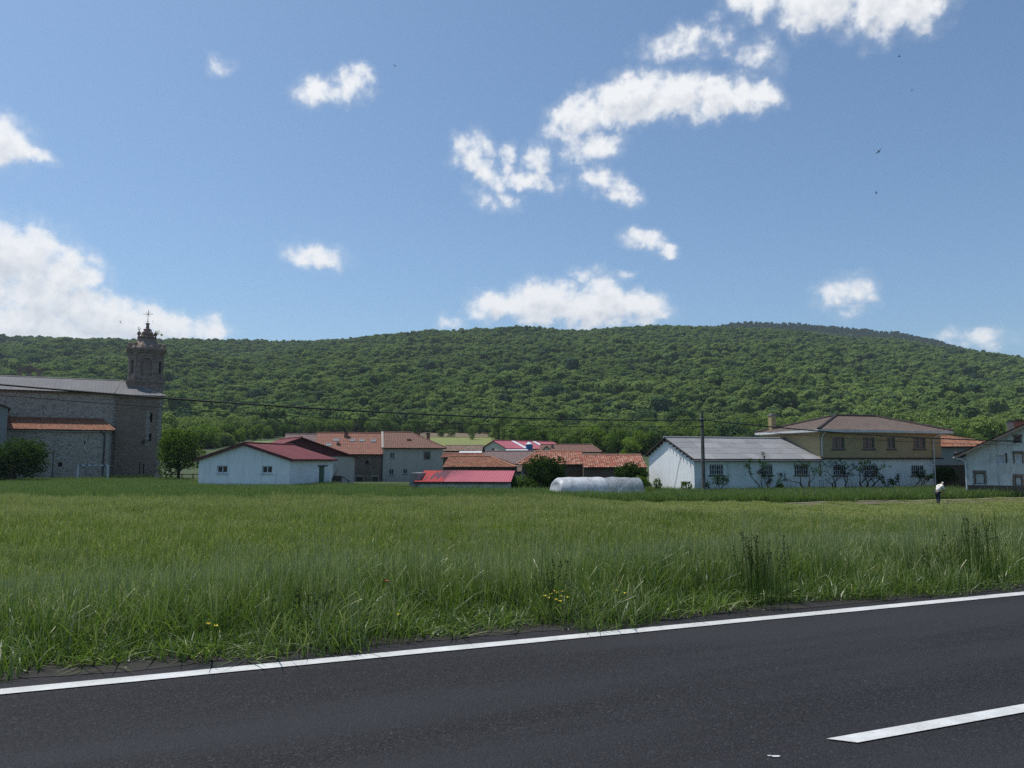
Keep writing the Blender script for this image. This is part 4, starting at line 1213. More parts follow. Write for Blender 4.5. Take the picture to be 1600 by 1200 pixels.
P6 = (-17.65, 107.95)
h6 = Bld('grey_house', 'two storey grey rendered house with brown hipped roof beside the stone house', 'house', P6[0], P6[1], 10)
W6 = 8.2; he6, hr6 = 4.75, 6.85
hol = [(h6.lx(609), h6.lx(616.5), h6.lz(716.3, 1), h6.lz(706.6, 1)), (h6.lx(663), h6.lx(671.5), h6.lz(717, 6), h6.lz(706.5, 6)), (h6.lx(608), h6.lx(615.5), h6.lz(742, 1), h6.lz(733, 1)),
       (h6.lx(630), h6.lx(637), h6.lz(740, 3), h6.lz(733, 3)), (h6.lx(608), h6.lx(617), h6.lz(762, 1), h6.lz(754.5, 1))]
o6 = gable_house(h6, W6, 10, he6, hr6, 'grey_render', 'tile_brown', 'fine', ov=.5, ridge=5, hipr=4.2, holes_f=hol, ovg=.1)
for i, h in enumerate(hol): h6.window((0, 0), (W6, 0), h, 'white_paint' if i != 1 else 'trim_dark', 'glass', mull=1 if i != 1 else 0, surround='dressed' if i == 1 else None, sill='dressed')
x = h6.lx(639, 2.2, 687); 
MB().box(x - .3, x + .3, 1.9, 2.4, 5.5, 5.85).build('roof_vent', M['tile_brown'], h6.root)
chimney(h6, h6.lx(654, 6, 680), 6, 6.0, 7.0, .45, .45)
chimney(h6, h6.lx(669, 7, 684), 7, 5.6, 6.75, .5, .45)
MB().box(-.16, .02, -.55, 5, 0, .01).build('verge', M['dressed'], h6.root) if False else None
q = MB(); q.add([(-.2, -.5, he6 - .12), (.1, -.5, he6 - .12), (.1, 5, hr6 + .15), (-.2, 5, hr6 + .15), (-.2, -.5, he6 - .35), (.1, -.5, he6 - .35), (.1, 5, hr6 - .1), (-.2, 5, hr6 - .1)], [(0,1,2,3), (7,6,5,4), (0,4,5,1), (1,5,6,2), (3,7,4,0)])
q.build('verge_board', M['dressed'], h6.root)

# ================================================================== red corrugated roof shed
p = at(648, 740, 66.2)
rs = Bld('shed', 'low whitewashed shed under a sloping red and faded pink corrugated roof', 'shed', p.x, p.y, -5)
Wr = rs.lx(794); xm = rs.lx(693) ; zt = rs.lz(735.5, 4, 4.2); ze = rs.lz(753.2, 4, -.25)
hol = [(rs.lx(700), rs.lx(709.5), -.1, .62), (rs.lx(739), rs.lx(748.5), -.1, .6)]
mb = MB(); rs.wall(mb, (.35, 0), (Wr, 0), -.6, ze + .02, [(a - .35, b - .35, c, d) for a, b, c, d in hol])
zs_ = lambda y: ze + (zt - ze) * (y + .25) / 4.45
mb.add([(Wr, 0, -.6), (Wr, 4.2, -.6), (Wr, 4.2, zt), (Wr, 0, ze)], [(0,1,2,3)]); mb.add([(.35, 0, -.6), (.35, 4.2, -.6), (.35, 4.2, zt), (.35, 0, ze)], [(3,2,1,0)])
mb.quad((Wr, 4.2, -.6), (.35, 4.2, -.6), (.35, 4.2, zt), (Wr, 4.2, zt))
mb.build('wall', M['white_old'], rs.root)
for h in hol: rs.void((.35, 0), (Wr, 0), (h[0] - .35, h[1] - .35, h[2], h[3]))
r = MB(); roof_face(r, [(0, -.25, ze), (xm, -.25, ze), (xm, 4.2, zt + .06), (0, 4.2, zt - .05)], **RK['sheet']); r.build('roof_panel', [M['sheet_scarlet'], M['trim_red']], rs.root)['label'] = 'plain scarlet roof panel'
r = MB(); roof_face(r, [(xm + .01, -.25, ze), (Wr + .25, -.25, ze - .02), (Wr + .25, 4.2, zt - .05), (xm + .01, 4.2, zt + .05)], pitch=.2, amp=.035, course=3, step=0, sub=6)
r.build('roof_panel', [M['sheet_pink'], M['trim_red']], rs.root)['label'] = 'faded pink corrugated roof panel'
MB().box(-.05, Wr + .3, -.34, -.27, ze - .12, ze + .03).build('fascia', M['trim_dark'], rs.root)
MB().box(-.5, .34, .3, 4.0, -.5, zt - .15).build('side_wall', M['concrete'], rs.root)

# tiled house behind the shed
p = at(694, 730, 71.2)
th = Bld('tiled_house', 'low house with weathered orange red tiles behind the red and pink shed roof', 'house', p.x, p.y, -3)
Wt = th.lx(800)
gable_house(th, Wt, 8, th.lz(729, 3), th.lz(714, 3, 4), 'dark_render', 'tile_orange', 'tile', ov=.3, hipr=2.2, ovg=.1)
p = at(799, 738, 70.9)
t2 = Bld('annex', 'small grey annex with old tiles between the tiled house and the dark bush', 'outbuilding', p.x, p.y, -3)
gable_house(t2, t2.lx(814), 5, t2.lz(737, .5), t2.lz(730, .5, 2.5), 'concrete', 'tile_ruin', 'tile', ov=.15, ovg=.02)

# ruined tile barn and its lower roof
p = at(694, 705, 128)
rb = Bld('tile_barn', 'dark barn with broken weathered tiles below the hay field', 'barn', p.x, p.y, -2)
gable_house(rb, rb.lx(751), 7, rb.lz(704, 3), rb.lz(696.5, 3, 3.5), 'dark_render', 'tile_ruin', 'tile', ov=.4)
p = at(692, 715, 96)
rc = Bld('tile_barn', 'low brown tiled barn just behind the orange tiled house', 'barn', p.x, p.y, -2)
gable_house(rc, rc.lx(753), 7, rc.lz(714.5, 3), rc.lz(709, 3, 3.5), 'dark_render', 'tile_red', 'tile', ov=.3)
p = at(716, 709, 108)
wr = Bld('lean_to', 'white sheet roofed lean-to between the two dark barns', 'outbuilding', p.x, p.y, 0)
Ww = wr.lx(752); r = MB(); z0 = wr.lz(709, 2); z1 = wr.lz(705.2, 2, 3)
roof_face(r, [(0, 0, z0), (Ww, 0, z0), (Ww, 3, z1), (0, 3, z1)], **RK['fibre']); r.build('roof', [M['sheet_white'], M['trim_dark']], wr.root)
mb = MB(); wr.wall(mb, (.1, .2), (Ww - .1, .2), 0, z0); wr.wall(mb, (Ww - .1, .2), (Ww - .1, 3), 0, z0); wr.wall(mb, (.1, 3), (.1, .2), 0, z0); mb.build('wall', M['dark_render'], wr.root)

# purple-grey roof house
p = at(757, 724, 90)
pg = Bld('house', 'plain house with purple grey tile roof between orange tiled house and red barn', 'house', p.x, p.y, -2)
gable_house(pg, pg.lx(832), 9, pg.lz(724, 3), pg.lz(705.5, 3, 4.5), 'grey_render', 'purple', 'fine', ov=.3)

# pink farm shed with cream gable, silo
p = at(753, 705, 152)
ps = Bld('farm_shed', 'large cream shed with pink red sheet roof and two white skylight strips', 'farm shed', p.x, p.y, -50)
Wg = ps.lx(791); hs = ps.lz(700, 3); hp = ps.lz(688.6, 3, 0)
gable_house(ps, Wg, 15, hs, hp, 'cream', 'sheet_pink', 'sheet', ov=.4, along_x=False, edge='trim_red')
kr = (hp - hs) / (Wg / 2)
for y0_ in (4.2, 9.6):
    q = MB(); q.add([(Wg/2 + .05, y0_, hp + .06), (Wg/2 + .05, y0_ + .8, hp + .06), (Wg + .4, y0_ + .8, hs - kr*.4 + .09), (Wg + .4, y0_, hs - kr*.4 + .09)], [(0, 3, 2, 1)])
    q.build('roof_light', M['sheet_white'], ps.root)
ps.void((0, -.0), (Wg, 0), (Wg * .42, Wg * .52, ps.lz(703.5, 2), ps.lz(701, 2)), -.03)
p = at(827, 705, 138)
si = empty('silo', (p.x, p.y, gz(p.x, p.y)), 0, 'blue metal silo with pale conical lid beside the pink shed roof', 'silo')
zt_ = at(827, 694.5, 138).z - gz(p.x, p.y)
MB().lathe(0, 0, [(.35, 0.8), (.58, 1.6), (.6, 1.62), (.6, zt_)], 20).build('silo_body', M['blue'], si)
MB().lathe(0, 0, [(.63, zt_), (.63, zt_ + .05), (.15, zt_ + .42), (.12, zt_ + .5)], 20).build('silo_lid', M['white_paint'], si)
q = MB()
for k in range(4): q.tube([(.5*math.cos(k*1.57 + .78), .5*math.sin(k*1.57 + .78), 0), (.5*math.cos(k*1.57 + .78), .5*math.sin(k*1.57 + .78), 1.7)], .04, 5)
q.build('silo_leg', M['grey_metal'], si)
p = at(800, 708, 130)
wl = Bld('lean_to', 'long low white topped canopy in front of the pink roofed shed', 'outbuilding', at(790, 708, 132).x, 132, 0)
Wl = wl.lx(825); r = MB(); roof_face(r, [(0, 0, wl.lz(704.5, 1)), (Wl, 0, wl.lz(704.5, 1)), (Wl, 3, wl.lz(702.3, 1, 3)), (0, 3, wl.lz(702.3, 1, 3))], **RK['fibre']); r.build('roof', [M['sheet_white'], M['white_paint']], wl.root)
mb = MB(); wl.wall(mb, (.1, .2), (Wl - .1, .2), 0, wl.lz(704.7, 1)); mb.build('wall', M['dark_render'], wl.root)

p = at(844, 706, 132)
bh = Bld('house', 'cream house with long plain brown tiled roof right of the blue silo', 'house', p.x, p.y, -6)
Wb = bh.lx(938)
gable_house(bh, Wb, 8, bh.lz(705.5, 3), bh.lz(695, 3, 4), 'cream', 'tile_brown', 'fine', ov=.3, hipr=1.4)
xg = bh.lx(854.5, 0); q = MB()
zg0, zg1 = bh.lz(705.5, 1), bh.lz(697.5, 1)
q.add([(xg - 1.15, -.6, zg0 - .3), (xg + 1.15, -.6, zg0 - .3), (xg, -.6, zg1), (xg - 1.15, 1.2, zg0 - .3), (xg + 1.15, 1.2, zg0 - .3), (xg, 3.0, zg1)], [(0,1,2), (0,2,5,3), (1,4,5,2), (3,5,4)])
q.build('dormer', M['cream'], bh.root)
q = MB(); q.slab([(xg, -.8, zg1 + .12), (xg, 3.0, zg1 + .12), (xg - 1.35, 1.0, zg0 - .3), (xg - 1.35, -.8, zg0 - .3)], .08); q.slab([(xg, -.8, zg1 + .12), (xg + 1.35, -.8, zg0 - .3), (xg + 1.35, 1.0, zg0 - .3), (xg, 3.0, zg1 + .12)], .08)
q.build('dormer_roof', M['tile_brown'], bh.root)
chimney(bh, bh.lx(863, 2, 700), 2, bh.lz(704, 2), bh.lz(697, 2, 2), .4, .4, 'concrete')

# two old red tile barns
p = at(812, 724, 80.5)
b1 = Bld('tile_barn', 'dark walled barn with old red tiles behind the tall dark bush', 'barn', p.x, p.y, -3)
gable_house(b1, b1.lx(911), 9, b1.lz(724.5, 3), b1.lz(705.5, 3, 4.5), 'dark_render', 'tile_red', 'tile', ov=.35, hipl=1.6, ovg=.05, holes_f=[(b1.lx(889), b1.lx(909), 0, b1.lz(736, 7))])
b1.void((0, 0), (10, 0), (b1.lx(889), b1.lx(909), 0, b1.lz(736, 7)), .1, 'wood', 'door')
p = at(912, 729, 78)
b2 = Bld('tile_barn', 'lower barn with mottled red tiles directly behind the plastic tunnel', 'barn', p.x, p.y, -2)
Wb2 = b2.lx(1009)
gable_house(b2, Wb2, 8, b2.lz(729, 3), b2.lz(711.5, 3, 4), 'dark_render', 'tile_red', 'tile', ov=.35, ovg=.05, holes_f=[(b2.lx(960), b2.lx(966), b2.lz(744, 3), b2.lz(736, 3))])
b2.window((0, 0), (Wb2, 0), (b2.lx(960), b2.lx(966), b2.lz(744, 3), b2.lz(736, 3)), 'dressed', 'glass', mull=0)

# ================================================================== pale hall
hl = Bld('hall', 'long pale blue rendered hall with grey fibre cement roof and barred windows', 'hall', 14.5, 63, 17)
LH = 11.95
hr_ = [hl.lz(741.5, 2), hl.lz(725, 2)]
lwin = [(1108, 1130), (1189.5, 1207), (1240.5, 1262), (1301, 1321.5), (1350, 1370.5), (1423, 1443)]
def lw(i): a, b_ = lwin[i]; x0, x1 = hl.lx(a), hl.lx(b_); return (x0, x1, hl.lz(742.5, x0), hl.lz(725.8, x0))
heF, hrH, heB = 3.0, 4.72, 3.35
mb = MB()
hl.wall(mb, (0, 0), (LH, 0), 0, heF, [lw(0), lw(1), lw(2)])
g_ = MB()
g_.add([(0, 7.86, 0), (0, 0, 0), (0, 0, heF), (0, 4.5, hrH), (0, 7.86, heB)], [(0, 1, 2, 3, 4)])
MB().add([(LH, 0, 0), (LH, 7.86, 0), (LH, 7.86, heB), (LH, 4.5, hrH), (LH, 0, heF)], [(0, 1, 2, 3, 4)]).build('gable_wall', M['white'], hl.root)
mb.build('wall', M['pale_blue'], hl.root)
g_.build('gable_wall', M['white'], hl.root)
MB().quad((LH, 7.86, 0), (0, 7.86, 0), (0, 7.86, heB), (LH, 7.86, heB)).build('back_wall', M['pale_blue'], hl.root)
for i in range(3): hl.window((0, 0), (LH, 0), lw(i), 'trim_dark', 'glass', sill='stone_sill', grille=True, mull=2, fw=.06)
r = MB(); kk = (hrH - heF) / 4.5; kb = (hrH - heB) / 3.36
roof_face(r, [(-.2, -.3, heF - kk*.3 + .04), (LH + .15, -.3, heF - kk*.3 + .04), (LH + .15, 4.5, hrH + .04), (-.2, 4.5, hrH + .04)], **RK['fibre'])
roof_face(r, [(LH + .15, 8.2, heB - kb*.34 + .04), (-.3, 8.2, heB - kb*.34 + .04), (-.3, 4.5, hrH + .04), (LH + .15, 4.5, hrH + .04)], **RK['fibre'])
rr_ = r.build('roof', [M['fibre'], M['trim_dark']], hl.root)
MB().tube([(-.3, 4.5, hrH + .08), (LH + .15, 4.5, hrH + .08)], .1, 6).build('ridge_cap', M['fibre'], rr_)
q = MB()
for k in range(14):   # purlin ends under the gable verge
    t = (k + .5) / 14; y = -.1 + t * 7.9; z = (heF + kk * y if y < 4.5 else hrH - kb * (y - 4.5)) - .2
    q.box(-.26, -.003, y - .06, y + .06, z, z + .12)
q.build('purlin_end', M['trim_dark'], hl.root)
MB().tube([(-.25, -.38, heF - .2), (LH, -.38, heF - .2)], .06, 6).build('gutter', M['grey_metal'], hl.root)
xd = hl.lx(1137.5); hl.pipe([(xd, -.36, heF - .22), (xd, -.08, heF - .4), (xd, -.07, 0)], .045, 'pale_blue')
hl.pipe([(-.02, 4.6 - 2.9, 3.45), (-.03, 2.4, 2.6), (-.03, 3.4, .2)], .012, 'stone_sill', 'wall_cable')

# yellow brick house
yx0, yx1, yD = LH + .02, hl.lx(1458), 7.5
yh = Bld('brick_house', 'yellow brick upper floor over a pale blue ground floor, with hipped dark tiled roof', 'house', 14.5, 63, 17)
yh.root.location = (14.5 + yh.c * yx0, 63 + yh.s * yx0, ZG); yh.x, yh.y = yh.root.location.x, yh.root.location.y
WL = yx1 - yx0; WU = yh.lx(1470); zU0, zU1 = 3.06, 5.2
mb = MB()
low = [(lw(i)[0] - yx0, lw(i)[1] - yx0, lw(i)[2], lw(i)[3]) for i in (3, 4, 5)]
low = [(a, b_, yh.lz(743, a), yh.lz(727, a)) for a, b_, c_, d_ in low]
yh.wall(mb, (0, 0), (WL, 0), 0, zU0 - .12, low); yh.wall(mb, (WL, 0), (WL, yD), 0, zU0 - .12); yh.wall(mb, (WL, yD), (0, yD), 0, zU0 - .12); yh.wall(mb, (0, yD), (0, 8.4), 0, zU0 - .12)
mb.build('ground_floor_wall', M['pale_blue'], yh.root)
up = []
for (a, b_) in ((1300, 1319.5), (1348, 1366.5), (1386, 1398.5), (1427, 1446)):
    x0 = yh.lx(a, -.12, 690); x1 = yh.lx(b_, -.12, 690); up.append((x0, x1, yh.lz(701.5, x0), yh.lz(683, x0)))
mb = MB()
yh.wall(mb, (-.1, -.12), (WU, -.12), zU0, zU1, [(a + .1, b_ + .1, c_, d_) for a, b_, c_, d_ in up]); yh.wall(mb, (WU, -.12), (WU, yD), zU0, zU1)
yh.wall(mb, (WU, yD), (-.1, yD), zU0, zU1); yh.wall(mb, (-.1, yD), (-.1, -.12), zU0 - 1.5, zU1)
mb.build('brick_wall', M['brick'], yh.root)
MB().box(-.1, WU + .12, -.24, yD, zU0 - .12, zU0 - .003).build('floor_band', M['trim_dark'], yh.root)
for h in up: yh.window((-.1, -.12), (WU, -.12), (h[0] + .1, h[1] + .1, h[2], h[3]), 'grey_metal', 'glass_grey', sill='stone_sill', fw=.07)
for h in low: yh.window((0, 0), (WL, 0), h, 'trim_dark', 'glass', sill='stone_sill', grille=True, mull=2, fw=.06)
ex0, ex1, ey0, ey1, zE, zR = -.7, WU + .75, -.75, yD + .7, zU1 + .18, 6.9
ra, rb_ = 5.4, 9.8
r = MB(); F_ = RK['fine']
roof_face(r, [(ex0, ey0, zE), (ex1, ey0, zE), (rb_, 4.5, zR), (ra, 4.5, zR)], **F_); roof_face(r, [(ex1, ey1, zE), (ex0, ey1, zE), (ra, 4.5, zR), (rb_, 4.5, zR)], **F_)
roof_face(r, [(ex1, ey0, zE), (ex1, ey1, zE), (rb_, 4.5, zR)], **F_); roof_face(r, [(ex0, ey1, zE), (ex0, ey0, zE), (ra, 4.5, zR)], **F_)
rr_ = r.build('roof', [M['tile_dark'], M['white_old']], yh.root)
q = MB().tube([(ra, 4.5, zR + .06), (rb_, 4.5, zR + .06)], .13, 8)
for ex_, ey_ in ((ex0, ey0), (ex0, ey1)): q.tube([(ra, 4.5, zR + .06), (ex_, ey_, zE + .07)], .13, 8)
for ex_, ey_ in ((ex1, ey0), (ex1, ey1)): q.tube([(rb_, 4.5, zR + .06), (ex_, ey_, zE + .07)], .13, 8)
q.build('ridge_cap', M['trim_dark'], rr_)
q = MB().box(ex0, ex1, ey0 - .06, ey0 - .003, zE - .16, zE + .02).box(ex0 - .06, ex0 - .003, ey0, ey1, zE - .16, zE + .02).box(ex1 + .003, ex1 + .06, ey0, ey1, zE - .16, zE + .02)
q.build('gutter', M['white_old'], yh.root)
MB().box(ex0 + .02, ex1 - .02, ey0 + .02, ey1 - .02, zU1 - .02, zU1 + .07).build('soffit', M['white_old'], yh.root)
yh.pipe([(.1, ey0, zE - .15), (.06, -.35, zU1 - .25), (.03, -.2, zU1 - .5), (.03, -.2, zU0 + .1)], .05)
xd = WL - .15; yh.pipe([(xd + .6, ey0, zE - .15), (xd + .2, -.4, zU1 - .3), (xd, -.3, zU1 - .5), (xd, -.3, 0)], .05)
chimney(yh, .55, 7.3, 5.2, 7.0, .5, .5, 'brick', 'concrete')
MB().box(-1.2, -.2, 6.0, 8.0, 4.75, 4.85).build('rear_canopy', M['white_old'], yh.root)

# house closing the lane
p = at(1466, 700, 86)
lh = Bld('lane_house', 'grey rendered house with orange tiled roof at the end of the lane', 'house', p.x - 1, p.y, 4)
gable_house(lh, 9.5, 9, lh.lz(697, 3), lh.lz(681.5, 3, 4.5), 'concrete', 'tile_orange', 'tile', ov=.3, hipr=4.5)
p1 = at(1463, 760, 74); p2 = at(1512, 760, 74)
lw_ = Bld('yard_wall', 'dark grey yard wall across the lane between brick and whitewashed houses', 'wall', p1.x, 74, 0)
MB().box(0, p2.x - p1.x + 3, 0, .35, 0, at(1480, 727, 74).z - ZG).build('masonry', M['dark_render'], lw_.root)
MB().box(-.05, p2.x - p1.x + 3.05, -.06, .41, at(1480, 727, 74).z - ZG, at(1480, 727, 74).z - ZG + .08).build('coping', M['concrete'], lw_.root)

# whitewashed house on the right
rh = Bld('old_house', 'old peeling whitewashed house with stone window surrounds at the right edge', 'house', 35.6, 62, -32)
Wh, rx = 14.0, 7.2; heH = 3.42; kH = .5; hrH2 = heH + kH * rx
def rw(u0, u1, v0, v1): x0 = rh.lx(u0, 0, v0); x1 = rh.lx(u1, 0, v0); return (x0, x1, rh.lz(v0, x0), rh.lz(v1, x0))
w_a = rw(1524, 1539, 756, 739); w_b = rw(1557, 1569.5, 724, 711); w_c = rw(1586, 1597, 723, 709); w_d = rw(1586.5, 1594.5, 692, 683); w_e = rw(1586.5, 1597, 758.5, 745)
mb = MB()
rh.wall(mb, (0, 0), (Wh, 0), 0, heH, [w_a, w_b, (w_c[0], w_c[1], w_c[2], min(w_c[3], heH - .02)), w_e])
mb2 = [(0, 0, heH)]
# gable with the attic opening left out
x0, x1, z0, z1 = w_d
G = lambda x: heH + kH * min(x, 2 * rx - x)
mb.add([(0, 0, heH), (x0, 0, heH), (x0, 0, G(x0))], [(0,1,2)])
mb.add([(x0, 0, heH), (x1, 0, heH), (x1, 0, z0), (x0, 0, z0)], [(0,1,2,3)]); mb.add([(x0, 0, z1), (x1, 0, z1), (x1, 0, G(x1)), (x0, 0, G(x0))], [(0,1,2,3)])
mb.add([(x1, 0, heH), (Wh, 0, heH), (Wh, 0, G(Wh)), (rx, 0, hrH2), (x1, 0, G(x1))], [(0,1,2,3,4)])
for a, b_ in (((x0, z0), (x1, z0)), ((x1, z1), (x0, z1)), ((x0, z1), (x0, z0)), ((x1, z0), (x1, z1))):
    mb.quad((a[0], 0, a[1]), (b_[0], 0, b_[1]), (b_[0], .18, b_[1]), (a[0], .18, a[1]))
rh.wall(mb, (Wh, 0), (Wh, 11), 0, heH); rh.wall(mb, (0, 11), (0, 0), 0, heH); rh.wall(mb, (Wh, 11), (0, 11), 0, heH)
mb.build('wall', M['dirty_render'], rh.root)
rh.window((0, 0), (Wh, 0), w_a, 'trim_dark', 'dirty_render', mull=0, surround='stone_house', label='bricked up ground floor window')
rh.window((0, 0), (Wh, 0), w_b, 'white_paint', 'blind', mull=0, depth=.14)
rh.window((0, 0), (Wh, 0), w_c, 'white_paint', 'blind', mull=0, surround='stone_house')
rh.window((0, 0), (Wh, 0), w_d, 'trim_dark', 'glass', mull=1, surround='stone_house', depth=.1)
rh.window((0, 0), (Wh, 0), w_e, 'trim_dark', 'dirty_render', mull=0, surround='stone_house')
MB().box(-.06, Wh, -.08, -.003, 0, rh.lz(758, .5)).build('plinth', M['dark_render'], rh.root)
r = MB(); T = RK['tile']
roof_face(r, [(-.75, 11.2, heH - kH*.75 + .12), (-.75, -.55, heH - kH*.75 + .12), (rx, -.55, hrH2 + .12), (rx, 11.2, hrH2 + .12)], **T)
roof_face(r, [(Wh + .75, -.55, G(Wh) - kH*.75 + .12), (Wh + .75, 11.2, G(Wh) - kH*.75 + .12), (rx, 11.2, hrH2 + .12), (rx, -.55, hrH2 + .12)], **T)
r.build('roof', [M['tile_ruin'], M['trim_dark']], rh.root)
q = MB()
q.add([(-.75, -.6, heH - kH*.75 - .08), (rx, -.6, hrH2 - .08), (rx, -.6, hrH2 + .1), (-.75, -.6, heH - kH*.75 + .1), (-.75, -.56, heH - kH*.75 - .08), (rx, -.56, hrH2 - .08), (rx, -.56, hrH2 + .1), (-.75, -.56, heH - kH*.75 + .1)], [(0,1,2,3), (7,6,5,4), (0,4,5,1), (3,2,6,7)])
q.build('barge_board', M['tile_ruin'], rh.root)
MB().box(.2, rx, -.5, -.36, 0, .01) if False else None
rh.pipe([(-.85, -.5, heH - kH*.75 + .02), (-.3, -.3, heH - .55), (-.08, -.12, heH - .62), (-.05, -.1, heH - .9), (-.05, -.1, 0)], .06)
xq = rh.lx(1571, 0, 715); MB().box(xq, xq + .1, -.05, -.003, rh.lz(723, xq), rh.lz(708, xq)).build('shutter_edge', M['trim_dark'], rh.root)
chimney(rh, rh.lx(1579, 5, 664), 5, 5.0, rh.lz(659.5, 4, 5), .5, .5, 'concrete', 'stone_sill')
chimney(rh, rh.lx(1592, 5, 664), 5, 5.5, rh.lz(658.5, 4, 5), .7, .5, 'brick_red', 'trim_dark')
# bracket lamp on its corner
zl = rh.lz(720, 0)
MB().tube([(-.02, -.05, zl), (-.5, -.25, zl + .02), (-.62, -.3, zl + .15)], .03, 5).lathe(-.65, -.3, [(.05, zl + .75), (.2, zl + .6), (.16, zl + .2), (.06, zl + .12)], 6).build('wall_lantern', M['dark_metal'], rh.root)

# ================================================================== polytunnel
p0_, p1_ = at(868, 750, 60.5), at(1000, 750, 62.5)
pt = empty('polytunnel', (p0_.x, 60.5, ZG), math.atan2(2, p1_.x - p0_.x), 'low white plastic garden tunnel stretched over hoops in front of the red tile barns', 'plastic tunnel')
LT = math.hypot(2, p1_.x - p0_.x); cut = LT * .56


def m_film(name, c, tr, al):
    m, n, out = new_mat(name); co = objco(n)
    f = n.noise(co, 1.6, 6, .65, .6); f2 = n.noise(n.v('MULTIPLY', co, (3, .6, .6)), 2.5, 5, .7)
    col = n.mix(n.ramp(f, .35, .7), c4(c), c4(tuple(x * .62 for x in c)))
    d = n.new('ShaderNodeBsdfDiffuse'); n.put(d.inputs[0], col)
    t = n.new('ShaderNodeBsdfTranslucent'); n.put(t.inputs[0], col)
    a = n.new('ShaderNodeMixShader'); a.inputs[0].default_value = tr; n.put(a.inputs[1], d.outputs[0]); n.put(a.inputs[2], t.outputs[0])
    gl = n.new('ShaderNodeBsdfGlossy'); gl.inputs['Roughness'].default_value = .3
    b = n.new('ShaderNodeMixShader'); b.inputs[0].default_value = .04; n.put(b.inputs[1], a.outputs[0]); n.put(b.inputs[2], gl.outputs[0])
    bp = n.new('ShaderNodeBump'); bp.inputs['Strength'].default_value = .6; bp.inputs['Distance'].default_value = .08; n.put(bp.inputs['Height'], f2)
    n.put(d.inputs['Normal'], bp.outputs[0]); n.put(gl.inputs['Normal'], bp.outputs[0])
    tp = n.new('ShaderNodeBsdfTransparent')
    e = n.new('ShaderNodeMixShader'); n.put(e.inputs[0], n.m('SUBTRACT', 1.0, n.m('MULTIPLY', n.ramp(f2, .3, .75), al), clamp=True))
    n.put(e.inputs[1], tp.outputs[0]); n.put(e.inputs[2], b.outputs[0]); n.put(out.inputs[0], e.outputs[0])
    return m


M['film'] = m_film('white_film', (.80, .82, .85), .35, .02)
M['film_clear'] = m_film('clear_film', (.55, .6, .64), .4, .8)


def tunnel(x0, x1, hgt, wid, mat, tag_):
    n, k = 26, 15; V = []
    for i in range(n):
        t = i / (n - 1); x = x0 + (x1 - x0) * t
        e = 1
        if tag_ == 'l': e = min(1, .72 + 2.8 * t) if t < .1 else 1
        sag = (vnoise(np.array([x * 1.4]), np.array([1.0]), 8)[0] - .5) * .07 - .025 * abs(math.sin(x * 2.6))
        for j in range(k):
            a = math.pi * j / (k - 1)
            yy = -math.cos(a) * wid / 2; zz = math.sin(a) ** .62 * (hgt * e + sag)
            V.append((x + (.35 * (zz / hgt) if (tag_ == 'l' and i == 0) else 0), yy + wid / 2 - .8, zz))
    F = [(i * k + j, (i + 1) * k + j, (i + 1) * k + j + 1, i * k + j + 1) for i in range(n - 1) for j in range(k - 1)]
    if tag_ == 'l': F.append(tuple(range(k)))
    if tag_ == 'r': F.append(tuple(reversed([(n - 1) * k + j for j in range(k)])))
    o = mesh_np('cover', np.array(V), F, M[mat], pt, smooth=True)
    return o


tunnel(0, cut, 1.56, 2.6, 'film', 'l')
tunnel(cut + .02, LT, 1.52, 2.6, 'film_clear', 'r')['label'] = 'torn half transparent film'
for k in range(9):
    x = .4 + (LT - .5) * k / 8
    pts = [(x, -math.cos(math.pi * j / 12) * 1.27 + .5, math.sin(math.pi * j / 12) ** .62 * 1.44) for j in range(13)]
    MB().tube(pts, .02, 5).build('hoop', M['grey_metal'], pt)
q = MB()
for a, b in (((cut + .8, -.9, .4), (cut + 1.9, -.85, 1.3)), ((cut + 1.1, -.9, 1.4), (cut + 2.6, -1.2, .4)), ((cut + .3, -.82, .9), (cut + 1.0, -.85, 1.35))): q.tube([a, b], .015, 5)
q.build('prop', M['white_paint'], pt)

# ================================================================== poles and cables
PX, PY = at(1098, 700, 60.7).x, 60.7
up_ = empty('utility_pole', (PX, PY, ZG), 0, 'tall thin weathered utility pole at the edge of the crop', 'utility pole')
ztop = at(1097, 643, 60.7).z - ZG
MB().tube([(0, 0, -.2), (0, 0, ztop * .5), (0, 0, ztop)], [.17, .14, .11], 12).build('post', M['pole'], up_)
MB().lathe(0, 0, [(.15, ztop - .75), (.15, ztop - .68)], 10).lathe(0, 0, [(.15, ztop - 1.2), (.15, ztop - 1.13)], 10).build('band', M['dark_metal'], up_)
MB().tube([(-.12, -.1, ztop - .62), (-.12, -.2, ztop - .62), (-.12, -.2, ztop - .5)], .03, 5).tube([(.1, -.1, ztop - .66), (.1, -.2, ztop - .66), (.1, -.2, ztop - .54)], .03, 5).build('insulator', M['white_paint'], up_)
zc = at(1097, 656, 60.5).z
def span(r, dz, bend=0):
    L = []
    for s_ in np.linspace(1, 0, 40): L.append((PX - 59.5 * s_, PY - .2 - 40 * s_, zc + dz - 2.80 * s_ + 5.11 * s_ * s_))
    for f_ in np.linspace(0, 1, 30)[1:]: L.append((PX + 60 * f_, PY - .2 - 1.0 * f_, zc + dz * (1 - f_) - 4 * 1.72 * f_ * (1 - f_) + bend * f_))
    return L
tag(MB().tube(span(.03, 0), .046, 6).build('overhead_cable', M['dark_metal']), 'thick black overhead cable fixed near the top of the utility pole', 'cable')
tag(MB().tube(span(.012, -.48), .017, 5).build('overhead_cable', M['dark_metal']), 'thin lower wire strung beneath the thick overhead cable', 'cable')

